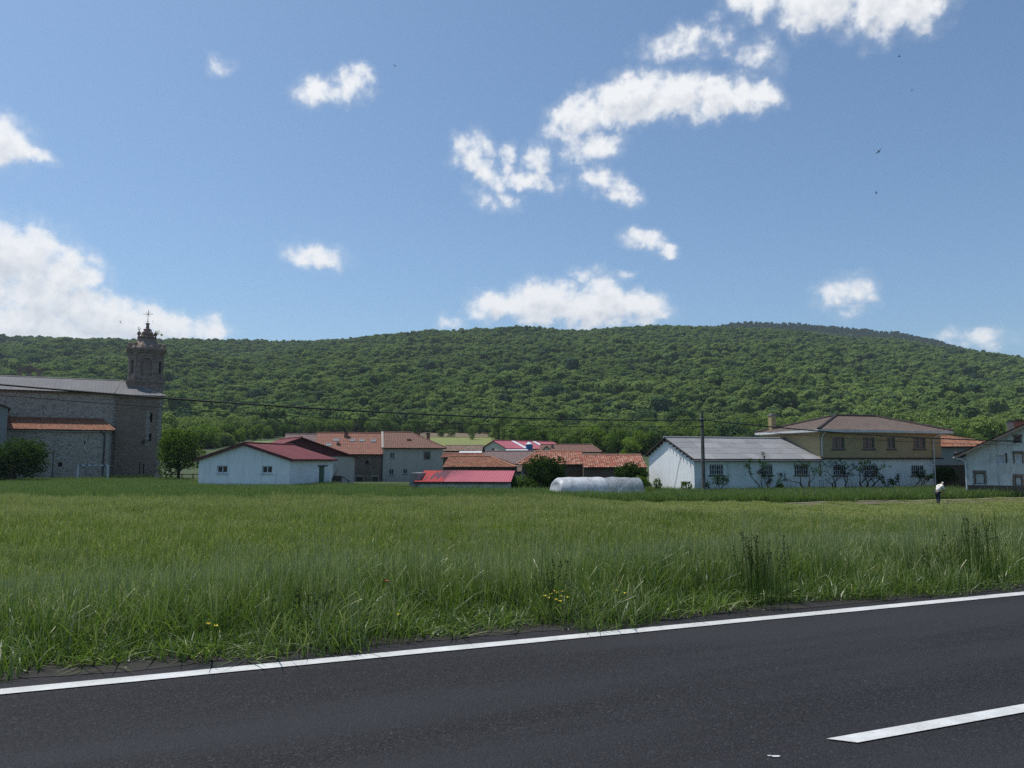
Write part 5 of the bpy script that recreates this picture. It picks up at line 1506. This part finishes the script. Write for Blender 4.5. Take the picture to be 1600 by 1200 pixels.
# lamp post by the church
p = at(82, 735, 98)
lp = empty('street_lamp', (p.x, p.y, ZG), 0, 'old style black lamp post in front of the church side aisle', 'street lamp')
zt_ = at(82, 704, 98).z - ZG
MB().lathe(0, 0, [(.16, 0), (.16, .3), (.08, .45), (.06, 1.4), (.045, zt_ - .6), (.1, zt_ - .55)], 8).build('post', M['dark_metal'], lp)
MB().lathe(0, 0, [(.1, zt_ - .55), (.2, zt_ - .1)], 6).build('lantern', M['glass_grey'], lp)
MB().lathe(0, 0, [(.25, zt_ - .098), (.1, zt_ + .12), (.03, zt_ + .25)], 6).build('lantern_cap', M['dark_metal'], lp)

# football goal
gp0, gp1 = at(121.5, 740, 99), at(168.5, 740, 97)
gl_ = empty('football_goal', (gp0.x, gp0.y, ZG), math.atan2(gp1.y - gp0.y, gp1.x - gp0.x), 'small football goal with white and blue striped frame at the edge of the crop', 'football goal')
GW = math.hypot(gp1.x - gp0.x, gp1.y - gp0.y); GH = at(145, 727, 98).z - ZG
for x in (0, GW): MB().box(x - .08, x + .08, -.08, .08, 0, GH - .08).build('goal_post', M['white_paint'], gl_)
cb = MB().box(-.08, GW + .08, -.08, .08, GH - .078, GH + .06).build('crossbar', M['white_paint'], gl_)
q = MB()
for k in range(5): q.box(GW * (k + .5) / 5 - .18, GW * (k + .5) / 5 + .18, -.083, .083, GH - .081, GH + .063)
q.build('stripe', M['blue'], cb)
for x in (0, GW): MB().tube([(x, 0, GH), (x, .8, GH - .1), (x, 1.6, .1), (x, 0, .1)], .03, 5).build('net_stay', M['grey_metal'], gl_)


# ================================================================== trees and shrubs
M['leaf_dark'] = m_foliage('dark_leaves', (.020, .045, .012), (.045, .085, .020), None, .3, 1.2, gloss=.0)
M['leaf_mid'] = m_foliage('mid_green_leaves', (.05, .10, .022), (.10, .17, .032), None, .35, 1.2, gloss=.0)
M['leaf_olive'] = m_foliage('olive_leaves', (.040, .085, .016), (.085, .135, .024), None, .4, 1.0, gloss=.0)
M['leaf_fig'] = m_foliage('fruit_leaves', (.02, .05, .014), (.04, .085, .022), None, .35, 2.5, gloss=.0)


def limb_trunk(rg, h, r, spread, n=6):
    q = MB(); q.tube([(0, 0, -.3), (rg.normal(0, .03) * h, rg.normal(0, .03) * h, h * .3), (0, 0, h * .62)], [r, r * .75, r * .4], 8)
    for i in range(n):
        a = i * 6.28 / n + rg.uniform(-.4, .4); z0 = h * rg.uniform(.2, .42)
        q.tube([(0, 0, z0), (math.cos(a) * spread * .45, math.sin(a) * spread * .45, z0 + h * .18), (math.cos(a) * spread * .8, math.sin(a) * spread * .8, z0 + h * .36)], [r * .5, r * .33, r * .12], 5)
    return q


def tree(name, label, cat, x, y, h, r, mat, n=2600, leaf=.28, seed=1, base=.12, z=None, group=None, blobs=16, trunk=True, trunk_r=None):
    rg = np.random.default_rng(seed)
    root = empty(name, (x, y, gz(x, y) if z is None else z), rg.uniform(0, 6.28), label, cat, group)
    if trunk: limb_trunk(rg, h, trunk_r or h * .03, r).build('trunk', M['bark'], root)
    V, F = leaves(crown_cloud(rg, h, r, blobs, base), n, leaf, .3, .7, rg)
    V = V[:] ; V[:, 2] = np.maximum(V[:, 2], .02)
    mesh_np('crown', V, F, M[mat], root)
    return root


p = at(28, 740, 90); tree('shade_tree', 'dark green spreading tree in front of the church side aisle', 'tree', p.x, p.y, at(28, 680, 90).z - ZG, 3.4, 'leaf_dark', 5200, .28, 3, .05, blobs=20)
p = at(-40, 740, 88); tree('shade_tree', 'dark green tree cut off by the left edge of the photo', 'tree', p.x, p.y, 5.0, 3.2, 'leaf_dark', 3200, .28, 4, .1)
p = at(279, 745, 95); tree('olive_tree', 'round olive green tree between the church and the white farm building', 'tree', p.x, p.y, at(279, 664, 95).z - ZG, 2.95, 'leaf_olive', 5600, .26, 5, .14, blobs=20)
p = at(849, 755, 70); tree('dark_bush', 'tall dark rounded bush at the left end of the plastic tunnel', 'bush', p.x, p.y, at(849, 711, 70).z - ZG, 1.95, 'leaf_dark', 4200, .2, 6, .02, blobs=18)
p = at(812, 755, 68.6); tree('low_bush', 'low green bush at the foot of the small grey annex', 'bush', p.x, p.y, 1.55, 1.3, 'leaf_mid', 1800, .18, 7, .0, trunk=False)
p = at(990, 755, 69); tree('dark_bush', 'dark bush squeezed between the plastic tunnel and the hall gable', 'bush', p.x, p.y, at(990, 719, 69).z - ZG, 1.6, 'leaf_dark', 3600, .2, 8, .02, blobs=18)
p = at(1003, 755, 66.5); tree('low_bush', 'mid green low bush touching the left corner of the hall', 'bush', p.x, p.y, 1.5, .8, 'leaf_mid', 1400, .16, 9, 0, trunk=False)
p = at(1475, 755, 70.5); tree('lane_shrub', 'dark shrub in the lane beside the brick house downpipe', 'shrub', p.x, p.y, at(1475, 726, 70.5).z - ZG, 1.35, 'leaf_dark', 1500, .17, 10, .3)
p = at(1027, 757, 63.8); tree('small_shrub', 'little round shrub at the left part of the white hall gable', 'shrub', p.x, p.y, at(1027, 745, 63.8).z - ZG, .42, 'leaf_mid', 420, .13, 11, .2)
p = at(1072, 760, 61.8); tree('small_shrub', 'little spiky shrub near the right corner of the white hall gable', 'shrub', p.x, p.y, at(1072, 750, 61.8).z - ZG, .5, 'leaf_mid', 380, .13, 12, .2)
p = at(1016, 757, 65.6); tree('small_shrub', 'tiny dark plant at the far left corner of the white hall gable', 'shrub', p.x, p.y, 1.05, .22, 'leaf_dark', 160, .12, 13, .1)

# hedge and low wall at the foot of the church tower
p = at(165, 746, 101); p2 = at(246, 746, 104); n_ = 3000
V, F = leaves([(p.x + (p2.x - p.x) * t, p.y + (p2.y - p.y) * t, ZG + .45, .75, .5, .55 + .12 * math.sin(t * 40)) for t in np.linspace(0, 1, 14)], n_, .17)
tag(mesh_np('hedge', V, F, M['leaf_dark']), 'dark clipped hedge along the foot of the church tower', 'hedge')
p = at(247, 745, 100); q = MB(); q.box(-.3, .3, -.2, .2, 0, 1.25)
q.box(.35, 6.2, -.04, .04, 1.05, 1.16); q.box(.35, 6.2, -.04, .04, .6, .68)
lwf = empty('timber_fence', (p.x, p.y, ZG), R(-6), 'low rail fence ending in a squat stone post beside the olive tree', 'fence')
MB().box(-.32, .32, -.22, .22, 0, 1.25).build('stone_post', M['dressed'], lwf)
MB().box(.33, 6.2, -.04, .04, 1.05, 1.16).box(.33, 6.2, -.04, .04, .6, .68).build('rail', M['wood'], lwf)
for k in range(4): MB().box(1.7 + k * 1.45, 1.82 + k * 1.45, -.1, -.042, 0, 1.2).build('fence_post', M['wood'], lwf)


# gnarled pruned fruit trees in front of the hall and brick house
def fruit_tree(u, spread, vtop, seed, label, stems=2, dense=1.0, yy=None):
    rg = np.random.default_rng(seed)
    x = hl.lx(u, -1.3); X = 14.5 + hl.c * x + hl.s * 1.3; Y = 63 + hl.s * x - hl.c * 1.3
    root = empty('fruit_tree', (X, Y, ZG), hl.a, label, 'fruit tree', 'pruned fruit trees along the hall and house')
    top = EYE + Y * slope_of(u, vtop) - ZG; sp = spread / 1236 * Y
    wood = MB(); blobs = []
    def grow(p, d, L, r, dep):
        path = [p]; rad = [r]; d = d.copy()
        for i in range(4):
            d = (d + Vector(rg.normal(0, .22, 3)) + Vector((0, 0, .05))).normalized(); p = p + d * L / 4; path.append(p); rad.append(r * (1 - .12 * (i + 1)))
            if dep <= 1 and rg.random() < .5: blobs.append((*p, .13, .13, .13))
        wood.tube(path, rad, 5)
        if dep == 0: blobs.append((*p, .2, .2, .18)); return
        for s_ in range(2 + (rg.random() < .35)):
            a = rg.uniform(-1, 1); nd = (d + Vector((rg.normal(0, .75), rg.normal(0, .35), rg.uniform(-.1, .55)))).normalized()
            grow(p, nd, L * rg.uniform(.6, .85), rad[-1] * .72, dep - 1)
    for k in range(stems):
        side = (k + .5) / stems * 2 - 1
        d = Vector((side * sp / top * 1.25, rg.uniform(-.2, .2), .85)).normalized()
        grow(Vector((side * .12, 0, -.1)), d, top * .42, .12, 3)
    wv = np.array(wood.V); mx = np.abs(wv[:, 0]).max(); mz = wv[:, 2].max(); fx, fz = min(1.3, sp / mx), min(1.3, (top - .12) / mz)
    fz = (top - .12) / mz; fx = sp / mx
    wood.V = [(a * fx, b * .7, c * fz) for a, b, c in wood.V]
    blobs = [(b[0] * fx, b[1] * .7, b[2] * fz, *b[3:]) for b in blobs]
    wood.build('trunk', M['bark'], root)
    V, F = leaves(blobs, int(len(blobs) * 4 * dense), .12, .2, .9, rg)
    mesh_np('crown', V, F, M['leaf_fig'], root)


fruit_tree(1123, 20, 741, 41, 'stubby two stemmed fruit tree under the first barred window of the hall', 2, 1.3)
fruit_tree(1192, 30, 706, 42, 'tallest leafy fruit tree, in front of the second barred window of the hall', 3, 1.5)
fruit_tree(1258, 34, 716, 44, 'thin branching fruit tree in front of the third barred window', 2, .8)
fruit_tree(1310, 44, 716, 45, 'wide forked fruit tree below the first window of the brick house ground floor', 3, .8)
fruit_tree(1353, 38, 715, 46, 'fan shaped fruit tree below the second ground floor window of the brick house', 3, .9)
fruit_tree(1393, 24, 740, 47, 'low spreading fruit tree between second and third ground floor windows', 2, 1.2)
fruit_tree(1430, 26, 730, 48, 'rightmost fruit tree, under the third ground floor window of the brick house', 2, 1.2)
fruit_tree(1220, 9, 754, 49, 'knee high pruned fruit tree between the leafy tallest one and the wire frame', 2, 1.2)

# wire plant frames
for (u, wpx, v, tilt, lab) in [(1231.5, 7, 748.5, 0, 'upright metal plant frame left of the third barred window'), (1282, 7, 751, 0, 'short metal plant frame where hall and brick house meet'), (1329, 7, 749, .16, 'leaning metal plant frame between two fruit trees')]:
    x = hl.lx(u, -2.2); X = 14.5 + hl.c * x + hl.s * 2.2; Y = 63 + hl.s * x - hl.c * 2.2
    fr_ = empty('plant_frame', (X, Y, ZG), hl.a, lab, 'plant frame', 'metal plant frames by the fruit trees')
    w2 = wpx / 2 / 1236 * Y; hz_ = EYE + Y * slope_of(u, v) - ZG
    q = MB()
    for s_ in (-1, 1): q.tube([(s_ * w2, 0, 0), (s_ * w2 - tilt * hz_, 0, hz_)], .016, 5)
    for t_ in (.55, .78, 1): q.tube([(-w2 - tilt * hz_ * t_, 0, hz_ * t_), (w2 - tilt * hz_ * t_, 0, hz_ * t_)], .014, 5)
    q.build('frame', M['iron'], fr_)
# stakes at the crop edge
stk = MB().tube([(0, 0, -.2), (.02, 0, 1.35)], .018, 5)
proto = None
for u in (1245, 1258, 1273, 1291, 1338, 1352, 1372):
    p = at(u, 770, 54.2 + (u - 1245) * .018)
    if proto is None: proto = stk.build('garden_stake', M['pole']); o = proto
    else: o = proto.copy(); C.objects.link(o)
    o.location = (p.x, p.y, ZG); o.rotation_euler = (R(random.uniform(-3, 3)), R(random.uniform(-3, 3)), 0)
    tag(o, 'thin garden stake standing in the crop edge above the dug strip', 'stake', 'garden stakes along the crop edge')

# edge trees at the foot of the wooded hill, one by one
def edge_proto(seed, mat, h=7.5, r=3.6, n=1500, leaf=.55):
    rg = np.random.default_rng(seed)
    V, F = leaves(crown_cloud(rg, h, r, 12, .08), n, leaf, .35, .65, rg)
    a = mesh_np('crown', V, F, M[mat] if isinstance(mat, str) else mat, link=False)
    t = limb_trunk(rg, h, .22, r).build('trunk', M['bark']); C.objects.unlink(t)
    return a, t


eps = [edge_proto(60, fol_edge), edge_proto(61, fol_edge, 8.5, 3.6), edge_proto(62, 'leaf_mid', 8.5, 4.0), edge_proto(63, 'leaf_mid', 7.5, 4.2), edge_proto(64, fol_forest, 9, 4.2)]
def edge_tree(name, x, y, s_, k, label, cat, group=None, wide=1):
    root = empty(name, (x, y, gz(x, y) - .1), random.uniform(0, 6.28), label, cat, group)
    root.scale = (s_ * wide, s_ * wide, s_)
    for src in eps[k]:
        c = src.copy(); C.objects.link(c); c.parent = root
rg = np.random.default_rng(500)
for j in range(92):
    u = 60 + j * (1545 / 92) + rg.uniform(-7, 7)
    Yf = float(np.interp((u - 800) / 1236, FOOT_Q, FOOT_Y)) - rg.uniform(2, 16)
    p = at(u, 690, Yf)
    light_ = rg.random() < (.75 if (u < 420 or 880 < u < 1020 or 480 < u < 600) else .3)
    k = int(rg.integers(0, 2)) if light_ else int(rg.integers(2, 5))
    edge_tree('woodland_edge_tree', p.x, Yf, rg.uniform(.5, .95), k, 'light green broadleaf tree in the front row at the foot of the wooded hill' if k < 2 else 'dark green broadleaf tree in the front row at the foot of the wooded hill', 'tree', 'light trees at the foot of the hill' if k < 2 else 'dark trees at the foot of the hill')
for (u, v, Y, s_, k, lab, w) in [(650, 683, 330, .95, 2, 'lone rounded tree at the edge of the ploughed field', .8), (499, 672, 400, 1.0, 2, 'pointed dark tree standing left of the tiny white topped hut', .8), (738, 690, 290, .62, 4, 'small dark bush at right end of the hay field', 1),
                                 (690, 685, 320, .4, 2, 'low hedge bush between ploughed and hay fields', 1.6), (705, 688, 315, .38, 4, 'second low hedge bush between ploughed and hay fields, right of the first', 1.6),
                                 (340, 688, 240, .8, 0, 'light green bushy tree behind the left end of the low red roof', 1.1), (372, 688, 260, .6, 1, 'light green tree just above the ridge of the low red roof', 1.1), (300, 690, 210, .75, 2, 'mid green tree behind the olive tree', 1.0),
                                 (268, 690, 190, .7, 0, 'pale green tree rising right of the church tower foot', 1.0), (420, 690, 300, .6, 3, 'squat tree above the second red roof gable', 1.2),
                                 (800, 686, 300, 1.0, 4, 'dark wide tree above the pink shed roof', 1.1), (950, 700, 200, .62, 0, 'yellow green tree above the right end of the brown roof', 1.1), (985, 704, 180, .55, 1, 'yellow green tree above the mottled red tile barn', 1.2), (920, 700, 210, .6, 1, 'pale tree peeping over the plain brown roof', 1.1)]:
    p = at(u, v, Y); edge_tree('field_tree', p.x, Y, s_, k, lab, 'tree', None, w)

# hut at the wood's edge and a pale cottage roof
p = at(525, 672, 415)
hu = Bld('hut', 'tiny hut with white roof at the edge of the wood above the ploughed field', 'hut', p.x, 415, 3, gz(p.x, 415))
gable_house(hu, 5.2, 4, 1.4, 2.1, 'dark_render', 'fibre', 'sheet')
p = at(345, 700, 150)
ct = Bld('cottage', 'pale cottage with brown tiled roof showing above the left slope of the low red roof', 'house', p.x, 150, 8, gz(p.x, 150))
gable_house(ct, 6, 6, 2.1, 3.4, 'cream', 'tile_ruin', 'tile')


# ================================================================== the gardener
PXY = at(1466, 790, 50.2)
pr = empty('person', (PXY.x, 50.2, gz(PXY.x, 50.2)), R(112), 'stooping person in white shirt and dark trousers working the dug strip', 'person')


def skin(name, chains, mat, parent, sub=1):
    """chains: lists of (x, y, z, r); the first vertex of each chain is merged if it repeats an earlier point"""
    V = []; E = []; Rr = []; idx = {}
    roots = []
    for ch_ in chains:
        prev = None
        for (x, y, z, r) in ch_:
            key = (round(x, 4), round(y, 4), round(z, 4))
            if key not in idx:
                idx[key] = len(V); V.append((x, y, z)); Rr.append(r)
                if prev is None: roots.append(idx[key])
            if prev is not None: E.append((prev, idx[key]))
            prev = idx[key]
    me = bpy.data.meshes.new(name); me.from_pydata(V, E, []); me.update(); me.materials.append(M[mat])
    o = bpy.data.objects.new(name, me); C.objects.link(o); o.parent = parent
    o.modifiers.new('skin', 'SKIN'); o.modifiers['skin'].use_smooth_shade = True
    if not me.skin_vertices: me.skin_vertices.new() if hasattr(me.skin_vertices, 'new') else None
    for i, sv in enumerate(me.skin_vertices[0].data):
        sv.radius = (Rr[i], Rr[i]); sv.use_root = i in roots
    sm_ = o.modifiers.new('sub', 'SUBSURF'); sm_.levels = sm_.render_levels = sub
    return o


M['skin'] = m_plain('skin', (.42, .25, .17), .6, .05)
M['shirt'] = m_plain('white_shirt', (.68, .66, .62), .85, .1, 8)
M['trousers'] = m_plain('dark_blue_trousers', (.028, .032, .045), .85, .15, 8)
M['boots'] = m_plain('dark_boots', (.02, .016, .013), .7)
M['cap'] = m_plain('white_cap', (.62, .60, .56), .8)
# faces local -y; bends forward at the hips, arms reaching down to a hoe
hip = (0, 0, .90)
body = [[(0, 0, .90, .13), (0, -.10, 1.08, .125), (0, -.24, 1.27, .135), (0, -.36, 1.38, .07), (0, -.43, 1.44, .055), (0, -.50, 1.46, .085), (0, -.55, 1.44, .07)]]
for s_ in (-1, 1):
    body.append([(0, 0, .90, .13), (.095 * s_, .0, .84, .09), (.11 * s_, -.06 - .05 * s_, .47, .06), (.11 * s_, .02 - .12 * s_, .09, .04), (.11 * s_, -.10 - .12 * s_, .04, .035)])
    hx, hy, hz2 = .10 * s_, -.50 - .05 * s_, .80
    body.append([(0, -.24, 1.27, .135), (.19 * s_, -.27, 1.30, .058), (.23 * s_, -.36, 1.05, .043), (hx, hy, hz2 + .06, .03), (hx, hy - .03, hz2, .034)])
    for f in range(4):
        y0 = hy - .06 + .022 * f
        body.append([(hx, hy - .03, hz2, .034), (hx - .03 * s_, y0, hz2 - .045, .010), (hx - .065 * s_, y0 - .012, hz2 - .06, .009), (hx - .08 * s_, y0 - .004, hz2 - .035 + .003 * f, .008)])
    body.append([(hx, hy - .03, hz2, .034), (hx - .025 * s_, hy - .075, hz2 + .01, .011), (hx - .06 * s_, hy - .07, hz2 - .005, .009)])
skin('body', body, 'skin', pr, 2)
skin('shirt', [[(0, .01, .93, .152), (0, -.10, 1.08, .155), (0, -.24, 1.28, .165), (0, -.35, 1.375, .085)]] + [[(0, -.24, 1.28, .165), (.20 * s_, -.27, 1.31, .08), (.235 * s_, -.36, 1.06, .06)] for s_ in (-1, 1)], 'shirt', pr, 2)
skin('trousers', [[(0, .0, .93, .15), (.10 * s_, .0, .84, .11), (.11 * s_, -.06 - .05 * s_, .47, .082), (.11 * s_, .02 - .12 * s_, .12, .07)] for s_ in (-1, 1)], 'trousers', pr, 2)
for s_ in (-1, 1): skin('boot', [[(.11 * s_, .04 - .12 * s_, .07, .055), (.11 * s_, -.04 - .12 * s_, .05, .052), (.11 * s_, -.15 - .12 * s_, .04, .045)]], 'boots', pr, 1)
skin('cap', [[(0, -.47, 1.50, .085), (0, -.54, 1.515, .08), (0, -.61, 1.47, .04)]], 'cap', pr, 1)
pr.scale = (.94,) * 3
ho = empty('hoe', (0, 0, 0), 0, 'long handled hoe held by the stooping person', 'hoe')
ho.location = pr.location; ho.rotation_euler = pr.rotation_euler
MB().tube([(0, -.35, 1.2), (0, -.95, .06)], .016, 6).build('handle', M['wood'], ho)
MB().box(-.1, .1, -1.06, -.93, .0, .03).build('blade', M['iron'], ho)


# ================================================================== birds
def bird(u, v, Y, s_, rz, roll, label):
    p = at(u, v, Y); q = MB()
    q.tube([(0, -.16, 0), (0, -.1, .005), (0, 0, 0), (0, .12, 0), (0, .2, 0)], [.008, .028, .034, .018, .006], 7)
    for k in (-1, 1):
        Vt = [(0, -.05, .01), (k * .12, -.07, .05), (k * .3, .06, .03), (k * .16, .02, .045), (0, .06, .01)]
        q.add(Vt + [(a, b, c - .008) for a, b, c in Vt], [(0, 1, 2, 3, 4), (9, 8, 7, 6, 5), (0, 5, 6, 1), (1, 6, 7, 2), (2, 7, 8, 3), (3, 8, 9, 4)])
        q.add([(0, .17, .003), (k * .06, .31, 0), (k * .01, .22, 0), (0, .17, -.003)], [(0, 1, 2), (3, 2, 1)])
    o = q.build('bird', M['void']); o.location = p; o.scale = (s_,) * 3; o.rotation_euler = (R(10), R(roll), R(rz))
    tag(o, label, 'bird', 'small dark birds in the sky')


bird(1373, 237, 58, 1.0, 140, 35, 'largest dark bird, with open wings high above the brick house')
bird(1405, 88, 75, .8, 60, 10, 'dark bird just below the cloud at the top right')
bird(1425, 141, 85, .8, 200, 60, 'dark bird between the top right cloud and the largest bird')
bird(1369, 301, 85, .8, 90, 80, 'tiny dark bird right below the largest bird')
bird(617, 103, 75, .8, 30, 20, 'lone dark bird right of the small cloud at upper left')
bird(239, 503, 95, .9, 20, 60, 'dark bird flying close to the cross of the church tower')
bird(188, 503, 90, .9, 0, 70, 'dark bird in the white cloud left of the church tower')
bird(134, 285, 85, .6, 0, 30, 'tiny dark bird above the large cloud on the left')


# ================================================================== dark seeding dock clumps in the verge
M['dock'] = m_plain('brown_seed_heads', (.17, .13, .065), .9, .25)
def dock(u, v, h, spread, k_, label, seed):
    rg = np.random.default_rng(seed); d = direction(u, v); t = EYE / -d.z; x, y = d.x * t, d.y * t
    root = empty('dock_clump', (x, y, gz(x, y)), 0, label, 'weed clump')
    st_, hd = MB(), MB()
    for i in range(k_):
        bx_, by_ = rg.normal(0, spread, 2); hh = h * rg.uniform(.7, 1.08); lx_, ly_ = rg.normal(0, .07, 2)
        top = Vector((bx_ + lx_, by_ + ly_, hh)); st_.tube([(bx_, by_, -.05), (bx_ + lx_ * .4, by_ + ly_ * .4, hh * .6), top], [.005, .004, .002], 4)
        for j in range(int(rg.integers(7, 14))):
            z = hh * rg.uniform(.62, 1.0); f = z / hh; a = rg.uniform(0, 6.28); r_ = rg.uniform(.006, .02)
            c = Vector((bx_ + lx_ * f + r_ * math.cos(a), by_ + ly_ * f + r_ * math.sin(a), z)); s_ = rg.uniform(.006, .012)
            hd.add([c + Vector((-s_, 0, 0)), c + Vector((0, -s_ * .6, s_)), c + Vector((s_, 0, .004)), c + Vector((0, s_ * .6, -s_))], [(0, 1, 2), (0, 2, 3), (0, 3, 1), (1, 3, 2)])
    st_.build('stem', M['leaf_mid'], root)['kind'] = 'stuff'; hd.build('seed_head', M['dock'], root)['kind'] = 'stuff'
dock(1188, 948, .84, .15, 26, 'darkest brown seeding weed clump in the verge, well right of the buttercups', 1)
dock(1528, 912, .95, .24, 28, 'widest brown seeding weed clump in the verge, near the right edge', 2)
dock(1452, 922, .72, .12, 8, 'thin brown seeding weed clump just left of the widest one', 3)
dock(868, 975, .66, .10, 6, 'sparse tall weed stems rising behind the yellow buttercups', 4)
dock(480, 1005, .62, .14, 6, 'sparse dark weed stems in the left part of the verge', 5)


# ================================================================== verge flowers and bits
M['petal'] = m_plain('yellow_petal', (.75, .58, .03), .5); M['petal_red'] = m_plain('red_petal', (.6, .03, .015), .5)
def flower(name, u, v, label, cat, group, col, r=.016, hgt=.25, back=.08):
    d = direction(u, v + 8); t = EYE / -d.z; x, y = d.x * t, d.y * t + back
    root = empty(name, (x, y, gz(x, y)), random.uniform(0, 6), label, cat, group)
    hgt += max(0, -gz(x, y)) ; q = MB().tube([(0, 0, 0), (.01, .01, hgt * .6), (0, 0, hgt)], .0025, 4); q.build('stem', M['leaf_mid'], root)
    q = MB()
    for k in range(5):
        a = k * 1.257; q.add([(0, 0, hgt), (r * math.cos(a - .5), r * math.sin(a - .5), hgt + .008), (r * 1.4 * math.cos(a), r * 1.4 * math.sin(a), hgt + .014), (r * math.cos(a + .5), r * math.sin(a + .5), hgt + .008)], [(0, 1, 2, 3)])
    q.build('flower_head', M[col], root)
for (u, v) in [(862, 962), (866, 956), (872, 959), (878, 966), (859, 969), (870, 972), (880, 957), (852, 965), (876, 975), (888, 968), (330, 1022), (318, 1018), (620, 1000), (965, 955), (978, 960)]:
    flower('buttercup', u, v, 'small yellow buttercup in the verge grass by the road', 'flower', 'yellow buttercups in the verge', 'petal')
flower('poppy', 597, 970, 'single red poppy head in the dark verge grass', 'flower', None, 'petal_red', .02, .4, .25)
rg = np.random.default_rng(3)
for k in range(34):
    a = rg.uniform(-1.5, 12); s_ = rg.uniform(7.0, 7.6); x, y = along(a, s_); q = MB()
    r_ = rg.uniform(.006, .015); V = [(r_ * a_, r_ * b_, r_ * c_) for a_, b_, c_ in ((1, 0, 0), (-.8, .3, 0), (0, 1, .1), (.1, -.9, 0), (0, 0, .8), (0, 0, -.4))]
    q.add(V, [(0, 2, 4), (2, 1, 4), (1, 3, 4), (3, 0, 4), (2, 0, 5), (1, 2, 5), (3, 1, 5), (0, 3, 5)])
    o = q.build('pebble', M['dressed']); o.location = (x, y, .012)
    tag(o, 'small pale pebble on the gritty strip between white line and grass', 'pebble', 'pebbles beside the white edge line')
d = direction(1212, 1181); t = (EYE - .006) / -d.z
V = [(.035 * math.cos(a) * (1 + .25 * math.sin(3 * a)), .022 * math.sin(a) * (1 + .3 * math.cos(2 * a)), 0) for a in np.linspace(0, 6.283, 17)[:-1]]
q = MB().add(V, [tuple(range(16))]).add([(x * .5 - .045, y * .6 + .012, 0) for x, y, z in V], [tuple(range(16))])
o = q.build('road_splash', M['white_old']); o.location = (d.x * t, d.y * t, .005); o.scale = (.7, .7, 1); tag(o, 'small white splash mark on the dark asphalt', 'splash mark')


# ================================================================== the air
zlo = float(ZZ.min()) - 1.0
hz_m = bpy.data.materials.new('haze'); hz_m.use_nodes = True; hz_m.node_tree.nodes.clear()
n = N(hz_m.node_tree); out = n.new('ShaderNodeOutputMaterial'); pv = n.new('ShaderNodeVolumePrincipled')
pv.inputs['Color'].default_value = (.72, .82, .95, 1); pv.inputs['Density'].default_value = .00010; pv.inputs['Anisotropy'].default_value = .2
n.put(out.inputs['Volume'], pv.outputs[0])
tag(MB().box(-2830, 2830, -70, 3050, zlo, 420).build('haze', hz_m), kind='stuff')
print('ZLO', zlo, 'ZHI', ZZ.max())
